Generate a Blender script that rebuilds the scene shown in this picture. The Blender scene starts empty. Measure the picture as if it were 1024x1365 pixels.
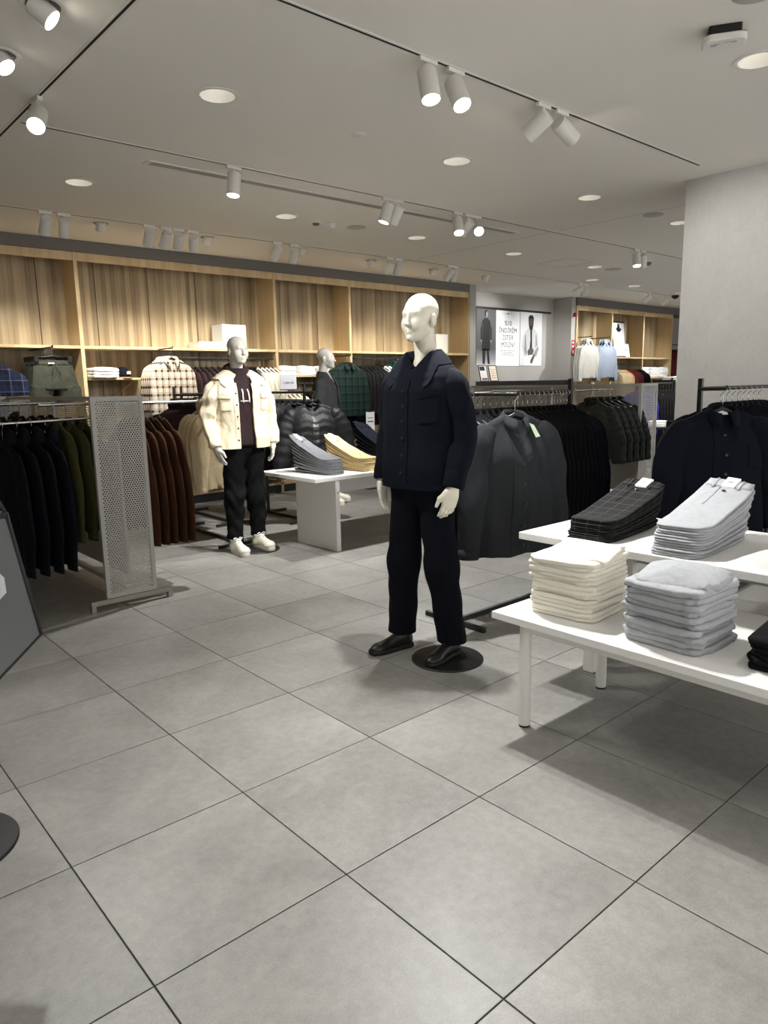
import bpy, bmesh, math, random
import numpy as np
from mathutils import Vector, Matrix, noise, geometry

PI = math.pi
SC = bpy.context.scene
COL = SC.collection
RND = random.Random(7)

# ------------------------------------------------------------------ camera
CAM_POS = Vector((0.031, -1.537, 1.442))
YAW, PITCH, ROLL, FPX = math.radians(48.79), math.radians(10.10), math.radians(-1.08), 957.5
_f = Vector((math.cos(YAW)*math.cos(PITCH), math.sin(YAW)*math.cos(PITCH), -math.sin(PITCH)))
_r = _f.cross(Vector((0, 0, 1))).normalized()
_u = _r.cross(_f)
_c, _s = math.cos(ROLL), math.sin(ROLL)
_R, _U = _c*_r + _s*_u, -_s*_r + _c*_u
cam_data = bpy.data.cameras.new('camera')
cam = bpy.data.objects.new('camera', cam_data)
COL.objects.link(cam)
mw = Matrix((( _R.x, _U.x, -_f.x, CAM_POS.x), (_R.y, _U.y, -_f.y, CAM_POS.y), (_R.z, _U.z, -_f.z, CAM_POS.z), (0, 0, 0, 1)))
cam.matrix_world = mw
cam_data.sensor_fit = 'HORIZONTAL'
cam_data.sensor_width = 36.0
cam_data.lens = FPX/1024*36.0
cam_data.clip_start = 0.05
SC.camera = cam

# ------------------------------------------------------------------ world, exposure
w = bpy.data.worlds.new('world')
SC.world = w
w.use_nodes = True
w.node_tree.nodes['Background'].inputs[0].default_value = (1.0, 0.985, 0.955, 1)
w.node_tree.nodes['Background'].inputs[1].default_value = 0.80      # the rest of the shop behind the camera
SC.view_settings.view_transform = 'Standard'
SC.view_settings.look = 'None'
SC.view_settings.exposure = 0.96
SC.view_settings.gamma = 1.0
SC.view_settings.use_curve_mapping = False
SPOT_W = 1.05        # scale of every spotlight
DOWN_W = 1.0        # scale of every downlight

# ------------------------------------------------------------------ materials
def lin(c):
    out = []
    for v in c:
        v = v/255.0
        out.append(v/12.92 if v <= 0.04045 else ((v+0.055)/1.055)**2.4)
    return (out[0], out[1], out[2], 1.0)

MATS = {}
class NT:
    def __init__(s, name):
        s.m = bpy.data.materials.new(name); s.m.use_nodes = True
        s.t = s.m.node_tree; s.b = s.t.nodes['Principled BSDF']
    def n(s, typ, **kw):
        nd = s.t.nodes.new(typ)
        for k, v in kw.items():
            if k.startswith('i_'):
                nd.inputs[int(k[2:]) if k[2:].isdigit() else k[2:].replace('_', ' ')].default_value = v
            else:
                setattr(nd, k, v)
        return nd
    def l(s, a, ao, b, bi): s.t.links.new(a.outputs[ao], b.inputs[bi])
    def coord(s, kind='Object', scale=(1, 1, 1)):
        tc = s.n('ShaderNodeTexCoord'); mp = s.n('ShaderNodeMapping')
        mp.inputs['Scale'].default_value = scale
        s.l(tc, kind, mp, 'Vector'); return mp
    def bump(s, src, out, strength, dist):
        b = s.n('ShaderNodeBump'); b.inputs['Strength'].default_value = strength; b.inputs['Distance'].default_value = dist
        s.l(src, out, b, 'Height'); 
        old = s.b.inputs['Normal'].links
        if old: s.t.links.new(old[0].from_socket, b.inputs['Normal'])
        s.l(b, 'Normal', s.b, 'Normal'); return b

def plain(name, col, rough=0.6, metal=0.0, spec=0.5, var=0.0, emit=None, estr=0.0, scale=8.0):
    if name in MATS: return MATS[name]
    k = NT(name); c = lin(col)
    k.b.inputs['Base Color'].default_value = c
    k.b.inputs['Roughness'].default_value = rough
    k.b.inputs['Metallic'].default_value = metal
    k.b.inputs['Specular IOR Level'].default_value = spec
    if var:
        co = k.coord(); nz = k.n('ShaderNodeTexNoise'); nz.inputs['Scale'].default_value = scale; nz.inputs['Detail'].default_value = 5
        k.l(co, 0, nz, 'Vector')
        mx = k.n('ShaderNodeMix', data_type='RGBA')
        mx.inputs[6].default_value = tuple(v*(1-var) for v in c[:3])+(1,)
        mx.inputs[7].default_value = tuple(min(1, v*(1+var)) for v in c[:3])+(1,)
        k.l(nz, 'Fac', mx, 0); k.l(mx, 2, k.b, 'Base Color')
        k.bump(nz, 'Fac', 0.08, 0.01)
    if emit:
        k.b.inputs['Emission Color'].default_value = lin(emit); k.b.inputs['Emission Strength'].default_value = estr
    MATS[name] = k.m
    return k.m

def fabric(name, col, rough=0.92, var=0.16, drape=0.5, weave=True, sheen=0.0, spec=0.15, dscale=7.0):
    if name in MATS: return MATS[name]
    k = NT(name); c = lin(col)
    co = k.coord()
    nz = k.n('ShaderNodeTexNoise'); nz.inputs['Scale'].default_value = 45; nz.inputs['Detail'].default_value = 4
    k.l(co, 0, nz, 'Vector')
    mx = k.n('ShaderNodeMix', data_type='RGBA')
    mx.inputs[6].default_value = tuple(v*(1-var) for v in c[:3])+(1,)
    mx.inputs[7].default_value = tuple(min(1, v*(1+var)) for v in c[:3])+(1,)
    k.l(nz, 'Fac', mx, 0); k.l(mx, 2, k.b, 'Base Color')
    k.b.inputs['Roughness'].default_value = rough
    k.b.inputs['Specular IOR Level'].default_value = spec
    k.b.inputs['Sheen Weight'].default_value = sheen
    k.b.inputs['Sheen Roughness'].default_value = 0.5
    if drape:
        d = k.n('ShaderNodeTexNoise'); d.inputs['Scale'].default_value = dscale; d.inputs['Detail'].default_value = 3; d.inputs['Distortion'].default_value = 0.8
        mp = k.coord('Object', (1.4, 1.4, 0.6)); k.l(mp, 0, d, 'Vector')
        k.bump(d, 'Fac', drape, 0.03)
    if weave:
        wv = k.n('ShaderNodeTexNoise'); wv.inputs['Scale'].default_value = 420
        k.l(co, 0, wv, 'Vector'); k.bump(wv, 'Fac', 0.25, 0.002)
    MATS[name] = k.m
    return k.m

def plaid(name, base, dark, mid, sx=9.0, sz=9.0, wide=0.35):
    """woven check: dark bands across and along, darkest where they cross"""
    if name in MATS: return MATS[name]
    k = NT(name)
    tc = k.n('ShaderNodeTexCoord'); sp = k.n('ShaderNodeSeparateXYZ'); k.l(tc, 'Object', sp, 0)
    def band(axis, freq, width, off=0.0):
        m1 = k.n('ShaderNodeMath', operation='MULTIPLY_ADD'); m1.inputs[1].default_value = freq; m1.inputs[2].default_value = off
        k.l(sp, axis, m1, 0)
        fr = k.n('ShaderNodeMath', operation='FRACT'); k.l(m1, 0, fr, 0)
        lt = k.n('ShaderNodeMath', operation='LESS_THAN'); lt.inputs[1].default_value = width
        k.l(fr, 0, lt, 0); return lt
    def add(a, b):
        m = k.n('ShaderNodeMath', operation='ADD'); k.l(a, 0, m, 0); k.l(b, 0, m, 1); return m
    d = add(band('X', sx, wide), band('Z', sz, wide))
    hf = k.n('ShaderNodeMath', operation='MULTIPLY'); hf.inputs[1].default_value = 0.5; k.l(d, 0, hf, 0)
    thin = add(band('X', sx, 0.07, 0.6), band('Z', sz, 0.07, 0.6))
    m1 = k.n('ShaderNodeMix', data_type='RGBA'); m1.inputs[6].default_value = lin(base); m1.inputs[7].default_value = lin(dark); k.l(hf, 0, m1, 0)
    th = k.n('ShaderNodeMath', operation='MINIMUM'); th.inputs[1].default_value = 0.8; k.l(thin, 0, th, 0)
    m2 = k.n('ShaderNodeMix', data_type='RGBA'); k.l(th, 0, m2, 0); k.l(m1, 2, m2, 6); m2.inputs[7].default_value = lin(mid)
    k.l(m2, 2, k.b, 'Base Color')
    k.b.inputs['Roughness'].default_value = 0.92; k.b.inputs['Specular IOR Level'].default_value = 0.2
    nz = k.n('ShaderNodeTexNoise'); nz.inputs['Scale'].default_value = 7; k.l(tc, 'Object', nz, 'Vector')
    k.bump(nz, 'Fac', 0.5, 0.03)
    MATS[name] = k.m
    return k.m

def wood(name, light, dark, rough=0.5):
    if name in MATS: return MATS[name]
    k = NT(name)
    tc = k.n('ShaderNodeTexCoord'); oi = k.n('ShaderNodeObjectInfo')
    sc = k.n('ShaderNodeVectorMath', operation='SCALE'); sc.inputs[0].default_value = (9.3, 4.1, 2.7); k.l(oi, 'Random', sc, 'Scale')
    ad = k.n('ShaderNodeVectorMath', operation='ADD'); k.l(tc, 'Object', ad, 0); k.l(sc, 0, ad, 1)
    def streak(scale, sxyz, detail):
        mp = k.n('ShaderNodeMapping'); mp.inputs['Scale'].default_value = sxyz; k.l(ad, 0, mp, 0)
        nz = k.n('ShaderNodeTexNoise'); nz.inputs['Scale'].default_value = scale; nz.inputs['Detail'].default_value = detail; nz.inputs['Roughness'].default_value = 0.6
        k.l(mp, 0, nz, 'Vector'); return nz
    a = streak(14, (1, 1, 0.03), 3); b = streak(60, (1, 1, 0.04), 2)
    # veneer leaves: bands of different tone about 5 cm wide
    sp = k.n('ShaderNodeSeparateXYZ'); k.l(ad, 0, sp, 0)
    fl = k.n('ShaderNodeMath', operation='MULTIPLY'); fl.inputs[1].default_value = 17.0; k.l(sp, 'X', fl, 0)
    fl2 = k.n('ShaderNodeMath', operation='FLOOR'); k.l(fl, 0, fl2, 0)
    wn = k.n('ShaderNodeTexWhiteNoise', noise_dimensions='1D'); k.l(fl2, 0, wn, 'W')
    m = k.n('ShaderNodeMath', operation='MULTIPLY_ADD'); m.inputs[1].default_value = 0.45; k.l(wn, 0, m, 0)
    h = k.n('ShaderNodeMath', operation='MULTIPLY'); h.inputs[1].default_value = 0.55; k.l(a, 'Fac', h, 0); k.l(h, 0, m, 2)
    m2 = k.n('ShaderNodeMath', operation='MULTIPLY_ADD'); m2.inputs[1].default_value = 0.5; m2.inputs[2].default_value = -0.25; k.l(b, 'Fac', m2, 0)
    m3 = k.n('ShaderNodeMath', operation='ADD', use_clamp=True); k.l(m, 0, m3, 0); k.l(m2, 0, m3, 1)
    mx = k.n('ShaderNodeMix', data_type='RGBA'); mx.inputs[6].default_value = lin(dark); mx.inputs[7].default_value = lin(light)
    k.l(m3, 0, mx, 0); k.l(mx, 2, k.b, 'Base Color')
    k.b.inputs['Roughness'].default_value = rough
    k.bump(b, 'Fac', 0.1, 0.003)
    MATS[name] = k.m
    return k.m

def tile_mat():
    k = NT('floor_tile')
    ge = k.n('ShaderNodeNewGeometry'); oi = k.n('ShaderNodeObjectInfo')
    sc = k.n('ShaderNodeVectorMath', operation='SCALE'); sc.inputs[0].default_value = (31, 17, 5); k.l(oi, 'Random', sc, 'Scale')
    ad = k.n('ShaderNodeVectorMath', operation='ADD'); k.l(ge, 'Position', ad, 0); k.l(sc, 0, ad, 1)
    def nz(scale, det, dist=0.0):
        n = k.n('ShaderNodeTexNoise'); n.inputs['Scale'].default_value = scale; n.inputs['Detail'].default_value = det; n.inputs['Roughness'].default_value = 0.62
        n.inputs['Distortion'].default_value = dist; k.l(ad, 0, n, 'Vector'); return n
    a = nz(2.2, 6, 0.4); b = nz(28, 6); c = nz(220, 3)
    s1 = k.n('ShaderNodeMath', operation='MULTIPLY_ADD'); s1.inputs[1].default_value = 0.85; k.l(a, 'Fac', s1, 0)
    s2 = k.n('ShaderNodeMath', operation='MULTIPLY_ADD'); s2.inputs[1].default_value = 0.45; k.l(b, 'Fac', s2, 0)
    s3 = k.n('ShaderNodeMath', operation='MULTIPLY_ADD'); s3.inputs[1].default_value = 0.55; s3.inputs[2].default_value = -0.46; k.l(c, 'Fac', s3, 0)
    k.l(s3, 0, s2, 2); k.l(s2, 0, s1, 2)
    rm = k.n('ShaderNodeMath', operation='MULTIPLY_ADD'); rm.inputs[1].default_value = 0.16; k.l(oi, 'Random', rm, 0); k.l(s1, 0, rm, 2)
    mx = k.n('ShaderNodeMix', data_type='RGBA', clamp_factor=True); mx.inputs[6].default_value = lin((84, 83, 80)); mx.inputs[7].default_value = lin((170, 168, 163))
    k.l(rm, 0, mx, 0); k.l(mx, 2, k.b, 'Base Color')
    ro = k.n('ShaderNodeMapRange'); ro.inputs['To Min'].default_value = 0.34; ro.inputs['To Max'].default_value = 0.52; k.l(a, 'Fac', ro, 0); k.l(ro, 0, k.b, 'Roughness')
    k.b.inputs['Specular IOR Level'].default_value = 0.45
    k.bump(c, 'Fac', 0.05, 0.002)
    MATS['floor_tile'] = k.m
    return k.m

def concrete(name, col):
    k = NT(name); c = lin(col)
    co = k.coord('Object', (1, 1, 0.7))
    a = k.n('ShaderNodeTexNoise'); a.inputs['Scale'].default_value = 2.4; a.inputs['Detail'].default_value = 7; a.inputs['Distortion'].default_value = 1.2; k.l(co, 0, a, 'Vector')
    b = k.n('ShaderNodeTexNoise'); b.inputs['Scale'].default_value = 14; b.inputs['Detail'].default_value = 6; b.inputs['Distortion'].default_value = 2; k.l(co, 0, b, 'Vector')
    m = k.n('ShaderNodeMath', operation='MULTIPLY_ADD'); m.inputs[1].default_value = 0.5; k.l(a, 'Fac', m, 0)
    h = k.n('ShaderNodeMath', operation='MULTIPLY'); h.inputs[1].default_value = 0.5; k.l(b, 'Fac', h, 0); k.l(h, 0, m, 2)
    mx = k.n('ShaderNodeMix', data_type='RGBA'); mx.inputs[6].default_value = tuple(v*0.80 for v in c[:3])+(1,); mx.inputs[7].default_value = tuple(v*1.2 for v in c[:3])+(1,)
    k.l(m, 0, mx, 0); k.l(mx, 2, k.b, 'Base Color'); k.b.inputs['Roughness'].default_value = 0.75
    k.bump(b, 'Fac', 0.15, 0.01)
    MATS[name] = k.m
    return k.m

def mesh_cloth(name, col, alpha):
    k = NT(name)
    k.b.inputs['Base Color'].default_value = lin(col); k.b.inputs['Roughness'].default_value = 0.6
    k.b.inputs['Alpha'].default_value = alpha
    MATS[name] = k.m
    return k.m

# ------------------------------------------------------------------ geometry helpers
class MB:
    """collects vertices and faces, then links ONE mesh object"""
    def __init__(s): s.v = []; s.f = []
    def add(s, vs, fs):
        o = len(s.v); s.v.extend([tuple(p) for p in vs]); s.f.extend([tuple(i+o for i in q) for q in fs]); return s
    def box(s, x0, x1, y0, y1, z0, z1):
        return s.add([(x0,y0,z0),(x1,y0,z0),(x1,y1,z0),(x0,y1,z0),(x0,y0,z1),(x1,y0,z1),(x1,y1,z1),(x0,y1,z1)],
                     [(3,2,1,0),(4,5,6,7),(0,1,5,4),(1,2,6,5),(2,3,7,6),(3,0,4,7)])
    def tube(s, pts, rad, n=8, cap=True, flat=1.0, ref=None):
        pts = [Vector(p) for p in pts]; m = len(pts)
        if not hasattr(rad, '__len__'): rad = [rad]*m
        rings = []
        prev = Vector(ref) if ref else None
        for i, p in enumerate(pts):
            t = (pts[min(i+1, m-1)]-pts[max(i-1, 0)]).normalized()
            if prev is None:
                prev = Vector((0, 0, 1)) if abs(t.z) < 0.9 else Vector((1, 0, 0))
            b = t.cross(prev).normalized(); nn = b.cross(t).normalized(); prev = nn
            rings.append([p+rad[i]*(math.cos(2*PI*j/n)*nn+flat*math.sin(2*PI*j/n)*b) for j in range(n)])
        return s.loft(rings, cap)
    def loft(s, rings, cap=True, closed=True):
        n = len(rings[0]); vs = [p for r in rings for p in r]; fs = []
        for i in range(len(rings)-1):
            for j in range(n if closed else n-1):
                a = i*n+j; b = i*n+(j+1) % n
                fs.append((a, b, b+n, a+n))
        if cap and closed:
            fs.append(tuple(range(n))[::-1]); fs.append(tuple((len(rings)-1)*n+j for j in range(n)))
        return s.add(vs, fs)
    def lathe(s, prof, n=24, c=(0, 0, 0)):
        rings = [[(c[0]+r*math.cos(2*PI*j/n), c[1]+r*math.sin(2*PI*j/n), c[2]+z) for j in range(n)] for r, z in prof]
        return s.loft(rings, True)
    def flat_y(s, c, k):
        s.v = [(p[0], c[1]+(p[1]-c[1])*k, p[2]) for p in s.v]; return s
    def xform(s, M):
        s.v = [tuple(M @ Vector(p)) for p in s.v]; return s
    def mesh(s, name, mat=None, smooth=False, bevel=0.0):
        me = bpy.data.meshes.new(name)
        me.from_pydata(s.v, [], s.f); me.validate()
        bm = bmesh.new(); bm.from_mesh(me)
        bmesh.ops.recalc_face_normals(bm, faces=bm.faces)
        if bevel:
            es = [e for e in bm.edges if len(e.link_faces) == 2 and e.calc_face_angle(0) > 0.6]
            bmesh.ops.bevel(bm, geom=es, offset=bevel, segments=2, affect='EDGES', profile=0.6)
        bm.to_mesh(me); bm.free()
        if smooth:
            me.shade_smooth() if hasattr(me, 'shade_smooth') else None
            if smooth == 'auto':
                try: me.set_sharp_from_angle(angle=math.radians(42))
                except Exception: pass
        if mat: me.materials.append(mat)
        return me
    def build(s, name, mat, parent=None, smooth=False, bevel=0.0, loc=None, rot=None):
        return link(name, s.mesh(name, mat, smooth, bevel), parent, loc, rot)

def link(name, me, parent=None, loc=None, rot=None):
    o = bpy.data.objects.new(name, me); COL.objects.link(o)
    if parent: o.parent = parent
    if loc is not None: o.location = loc
    if rot is not None: o.rotation_euler = rot
    return o

def tag(o, label, cat, group=None, kind=None):
    o['label'] = label; o['category'] = cat
    if group: o['group'] = group
    if kind: o['kind'] = kind
    return o

def thing(name, label, cat, loc=(0, 0, 0), rz=0.0, group=None):
    o = bpy.data.objects.new(name, None); COL.objects.link(o)
    o.empty_display_size = 0.1; o.location = loc; o.rotation_euler = (0, 0, rz)
    return tag(o, label, cat, group)

def struct(name, mb, mat, **kw):
    o = mb.build(name, mat, **kw); o['kind'] = 'structure'; return o

def copy_tree(o, parent=None):
    c = o.copy(); COL.objects.link(c); c.parent = parent
    for ch in o.children: copy_tree(ch, c)
    return c

def box(name, x0, x1, y0, y1, z0, z1, mat, parent=None, bevel=0.0):
    return MB().box(x0, x1, y0, y1, z0, z1).build(name, mat, parent, bevel=bevel)

def lerp(a, b, t): return a+(b-a)*t
def sst(t): t = max(0.0, min(1.0, t)); return t*t*(3-2*t)
def spw(c, e): return math.copysign(abs(c)**e, c)
def nz(x, y, z): return noise.noise(Vector((x, y, z)))
def table(tab, t):
    if t <= tab[0][0]: return tab[0][1:]
    for a, b in zip(tab, tab[1:]):
        if t <= b[0]:
            k = (t-a[0])/(b[0]-a[0]); k = k*k*(3-2*k)*0.5+k*0.5
            return tuple(lerp(p, q, k) for p, q in zip(a[1:], b[1:]))
    return tab[-1][1:]

# signed distance modelling, for heads, hands and shoes
def sd_ell(P, c, r):
    q = P-np.array(c); r = np.array(r)
    k0 = np.linalg.norm(q/r, axis=-1); k1 = np.linalg.norm(q/(r*r), axis=-1)+1e-9
    return k0*(k0-1)/k1
def sd_cap(P, a, b, ra, rb):
    a = np.array(a, float); b = np.array(b, float); ba = b-a
    h = np.clip(((P-a)@ba)/(ba@ba), 0, 1)
    return np.linalg.norm(P-a-h[..., None]*ba, axis=-1)-(ra+(rb-ra)*h)
def smin(a, b, k):
    h = np.clip(0.5+0.5*(b-a)/k, 0, 1)
    return b*(1-h)+a*h-k*h*(1-h)
def smax(a, b, k): return -smin(-a, -b, k)
def nets(fn, lo, hi, cell):
    """surface nets of fn(P) < 0"""
    ax = [np.arange(lo[i], hi[i]+cell, cell) for i in range(3)]
    G = np.stack(np.meshgrid(*ax, indexing='ij'), -1)
    d = fn(G); ins = d < 0
    nx, ny, nzz = d.shape
    acc = np.zeros((nx-1, ny-1, nzz-1, 3)); cnt = np.zeros((nx-1, ny-1, nzz-1))
    corners = [(i, j, k) for i in (0, 1) for j in (0, 1) for k in (0, 1)]
    sl = lambda c: tuple(slice(c[t], (nx, ny, nzz)[t]-1+c[t]) for t in range(3))
    for a in corners:
        for b in corners:
            if sum(b)-sum(a) == 1 and all(y >= x for x, y in zip(a, b)):
                da, db = d[sl(a)], d[sl(b)]
                cr = (da < 0) != (db < 0)
                t = np.where(cr, da/(da-db+1e-12), 0)
                p = G[sl(a)]+(G[sl(b)]-G[sl(a)])*t[..., None]
                acc += np.where(cr[..., None], p, 0); cnt += cr
    act = cnt > 0
    idx = -np.ones(act.shape, int); idx[act] = np.arange(act.sum())
    V = acc[act]/cnt[act][:, None]
    F = []
    for axn in range(3):
        a = [slice(1, -1)]*3; b = [slice(1, -1)]*3
        a[axn] = slice(0, -1); b[axn] = slice(1, None)
        cr = ins[tuple(a)] != ins[tuple(b)]
        I = np.argwhere(cr); I[:, [t for t in range(3) if t != axn]] += 1
        o = [t for t in range(3) if t != axn]
        q = []
        for du, dv in ((0, 0), (-1, 0), (-1, -1), (0, -1)):
            J = I.copy(); J[:, o[0]] += du; J[:, o[1]] += dv
            q.append(idx[J[:, 0], J[:, 1], J[:, 2]])
        F.append(np.stack(q, 1))
    F = np.concatenate(F); F = F[(F >= 0).all(1)]
    mb = MB(); mb.v = [tuple(p) for p in V]; mb.f = [tuple(int(i) for i in q) for q in F]
    return mb
# ------------------------------------------------------------------ common materials
ZC = 3.034
M_CEIL = plain('ceiling_paint', (233, 230, 223), 0.9, spec=0.2, var=0.02, scale=1.5)
M_WALL = plain('grey_wall_paint', (168, 165, 160), 0.85, spec=0.2, var=0.03, scale=2)
M_SOFFIT = plain('soffit_grey', (112, 110, 107), 0.85, spec=0.2)
M_WOOD = wood('oak_veneer', (200, 181, 145), (98, 78, 51))
M_WOOD2 = wood('oak_edge', (216, 194, 154), (180, 152, 112))
M_WHITE = plain('white_lacquer', (236, 235, 232), 0.35)
M_WHITE_M = plain('white_metal', (226, 224, 218), 0.45)
M_GREY_M = plain('pale_grey_metal', (176, 174, 168), 0.4)
M_BLACK = plain('black_metal', (22, 22, 22), 0.45)
M_BLACK_PL = plain('black_plastic', (18, 18, 18), 0.4)
M_DARK = plain('dark_gap', (16, 16, 16), 0.9)
M_CHROME = plain('chrome', (205, 205, 205), 0.18, metal=1.0)
M_STEEL = plain('brushed_steel', (168, 164, 156), 0.32, metal=0.9)
M_PAPER = plain('white_card', (240, 240, 240), 0.7)
M_INK = plain('black_ink', (26, 26, 28), 0.7)
M_INKG = plain('grey_ink', (120, 120, 122), 0.7)
M_LAMP = plain('lamp_glass', (255, 252, 245), 0.3, emit=(255, 246, 230), estr=9.0)
M_LAMP_DIM = plain('lamp_glass_dim', (250, 248, 240), 0.3, emit=(255, 246, 230), estr=1.2)
M_TILE = tile_mat()
M_GROUT = plain('grout', (62, 60, 57), 0.9)
M_CONC = concrete('micro_cement', (168, 166, 162))

# ------------------------------------------------------------------ floor of 60 cm tiles
def project(p):
    d = Vector(p)-CAM_POS; z = d.dot(_f)
    if z < 0.05: return None
    return 512+FPX*d.dot(_R)/z, 682.5-FPX*d.dot(_U)/z, z

floor = struct('floor', MB().box(-3, 20, -3.6, 7.8, -0.06, -0.0035), M_GROUT)
tb = MB(); g = 0.0022
tb.box(g, 0.6-g, g, 0.6-g, -0.0035, 0.0)
tile_me = tb.mesh('tile', M_TILE, bevel=0.0012)
cells = []
for i in range(-5, 33):
    for j in range(-6, 13):
        c = (0.6*i+0.3, 0.6*j+0.3, 0)
        vis = False
        for dx in (-.3, 0, .3):
            for dy in (-.3, 0, .3):
                q = project((c[0]+dx, c[1]+dy, 0))
                if q and -60 < q[0] < 1084 and -20 < q[1] < 1420: vis = True
        if c[1] < 7.5:
            q = project(c)
            cells.append((0 if vis else 1, (Vector(c)-CAM_POS).length, i, j))
cells.sort()
rest = MB()
for n, (v, d, i, j) in enumerate(cells):
    if n < 280:
        link('tile', tile_me, floor, (0.6*i, 0.6*j, 0))
    else:
        rest.box(0.6*i+g, 0.6*i+0.6-g, 0.6*j+g, 0.6*j+0.6-g, -0.0035, 0.0)
o = rest.build('tile_field', M_TILE, floor); o['kind'] = 'stuff'

# ------------------------------------------------------------------ ceiling with round cut-outs
DOWN = [(2.22, 2.30), (4.16, 2.30), (5.88, 2.30), (7.56, 2.31), (2.21, 4.49), (4.14, 4.49), (5.87, 4.49), (7.57, 4.49),
        (4.14, 0.19), (10.56, 5.27), (11.85, 5.27), (10.3, 3.2), (2.22, 0.19), (9.4, 4.49)]
GIMBAL = [(2.86, 5.80), (4.0, 5.80), (6.41, 5.91), (7.62, 5.97), (8.76, 5.98), (5.2, 5.76), (1.19, 1.90), (1.17, 2.50)]
RH = 0.098
ceil = bpy.data.objects.new('ceiling', None); COL.objects.link(ceil); ceil['kind'] = 'structure'
def ceiling_panel(x0, x1, y0, y1):
    holes = [(x, y, RH) for x, y in DOWN if x0 < x < x1] + [(x, y, 0.072) for x, y in GIMBAL if x0 < x < x1]
    vs = [(x0, y0), (x1, y0), (x1, y1), (x0, y1)]; es = [(0, 1), (1, 2), (2, 3), (3, 0)]
    for hx, hy, hr in holes:
        o = len(vs)
        vs += [(hx+hr*math.cos(2*PI*k/32), hy+hr*math.sin(2*PI*k/32)) for k in range(32)]
        es += [(o+k, o+(k+1) % 32) for k in range(32)]
    r = geometry.delaunay_2d_cdt([Vector(v) for v in vs], es, [], 0, 1e-6)
    fs = []
    for f in r[2]:
        c = sum((r[0][k] for k in f), Vector((0, 0)))/len(f)
        if all((c.x-hx)**2+(c.y-hy)**2 > (hr*0.96)**2 for hx, hy, hr in holes): fs.append(f)
    me = bpy.data.meshes.new('ceiling_panel')
    me.from_pydata([(v.x, v.y, ZC) for v in r[0]], [], fs); me.materials.append(M_CEIL)
    bm = bmesh.new(); bm.from_mesh(me)
    for f in bm.faces:
        if f.normal.z > 0: f.normal_flip()
    bm.to_mesh(me); bm.free()
    link('ceiling_panel', me, ceil)
ceiling_panel(-3, 6.852, -3.6, 7.8)
ceiling_panel(6.858, 20, -3.6, 7.8)
box('slab', -3, 20, -3.6, 7.8, ZC+0.22, ZC+0.3, M_DARK, ceil)
def hatch(x0, x1, y0, y1):
    t = 0.004
    mb = MB()
    mb.box(x0, x1, y0, y0+t, ZC-.0012, ZC); mb.box(x0, x1, y1-t, y1, ZC-.0012, ZC); mb.box(x0, x0+t, y0, y1, ZC-.0012, ZC); mb.box(x1-t, x1, y0, y1, ZC-.0012, ZC)
    return mb.build('access_hatch', M_SOFFIT, ceil)
hatch(8.47, 9.02, 4.27, 4.80)

# ------------------------------------------------------------------ walls
struct('wall_back', MB().box(-3, 9.42, 7.20, 7.34, 0, ZC), M_WALL)
struct('trim_1', MB().box(-3, 9.25, 6.752, 7.20, 2.912, ZC), M_SOFFIT)            # soffit over the oak units
struct('trim_2', MB().box(9.27, 9.42, 6.752, 7.30, 0, ZC), M_WALL)                # grey pier at the end of the units
struct('wall_poster', MB().box(9.42, 12.33, 7.28, 7.42, 0, ZC), M_WALL)
struct('wall_return', MB().box(12.33, 12.47, 6.86, 7.42, 0, ZC), M_WALL)
struct('wall_right', MB().box(12.47, 20, 7.26, 7.42, 0, ZC), M_WALL)
struct('trim_3', MB().box(12.47, 20, 6.82, 7.26, 2.885, ZC), M_SOFFIT)
struct('wall_end', MB().box(19.6, 19.8, -3, 7.4, 0, ZC), M_WALL)
struct('wall_left', MB().box(-3.2, -3.0, -3.6, 7.4, 0, ZC), M_WALL)  # unseen shop wall, put in to block low world light from this side
struct('wall_column', MB().box(6.05, 6.80, 0.25, 1.502, 0, ZC), M_CONC)

# ------------------------------------------------------------------ ceiling tracks
def track(along, fixed, a, b, label):
    t = thing('lighting_track', label, 'light track', (0, 0, 0), 0, 'ceiling light tracks')
    w_, gr = 0.017, 0.006
    def bx(nm, lo, hi, z0, z1, m):
        if along == 'X': box(nm, a, b, fixed+lo, fixed+hi, z0, z1, m, t)
        else: box(nm, fixed+lo, fixed+hi, a, b, z0, z1, m, t)
    bx('profile', -w_, w_, ZC-0.0035, ZC+0.02, M_WHITE_M)
    bx('groove', -gr, gr, ZC-0.0048, ZC-0.003, M_DARK)
    return t
track('X', 1.232, -0.5, 5.70, 'recessed light track running above the navy-jacket mannequin towards the concrete column')
track('X', 3.385, 1.50, 15.0, 'recessed light track beside the long linear air vent in the ceiling')
track('X', 5.60, -1.0, 9.9, 'recessed light track along the oak shelving wall')
track('X', 5.62, 10.0, 17.0, 'recessed light track in front of the poster wall and hoodies')
track('Y', 1.462, -0.6, 4.2, 'recessed light track crossing the ceiling above the perforated clothes stand')

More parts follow.
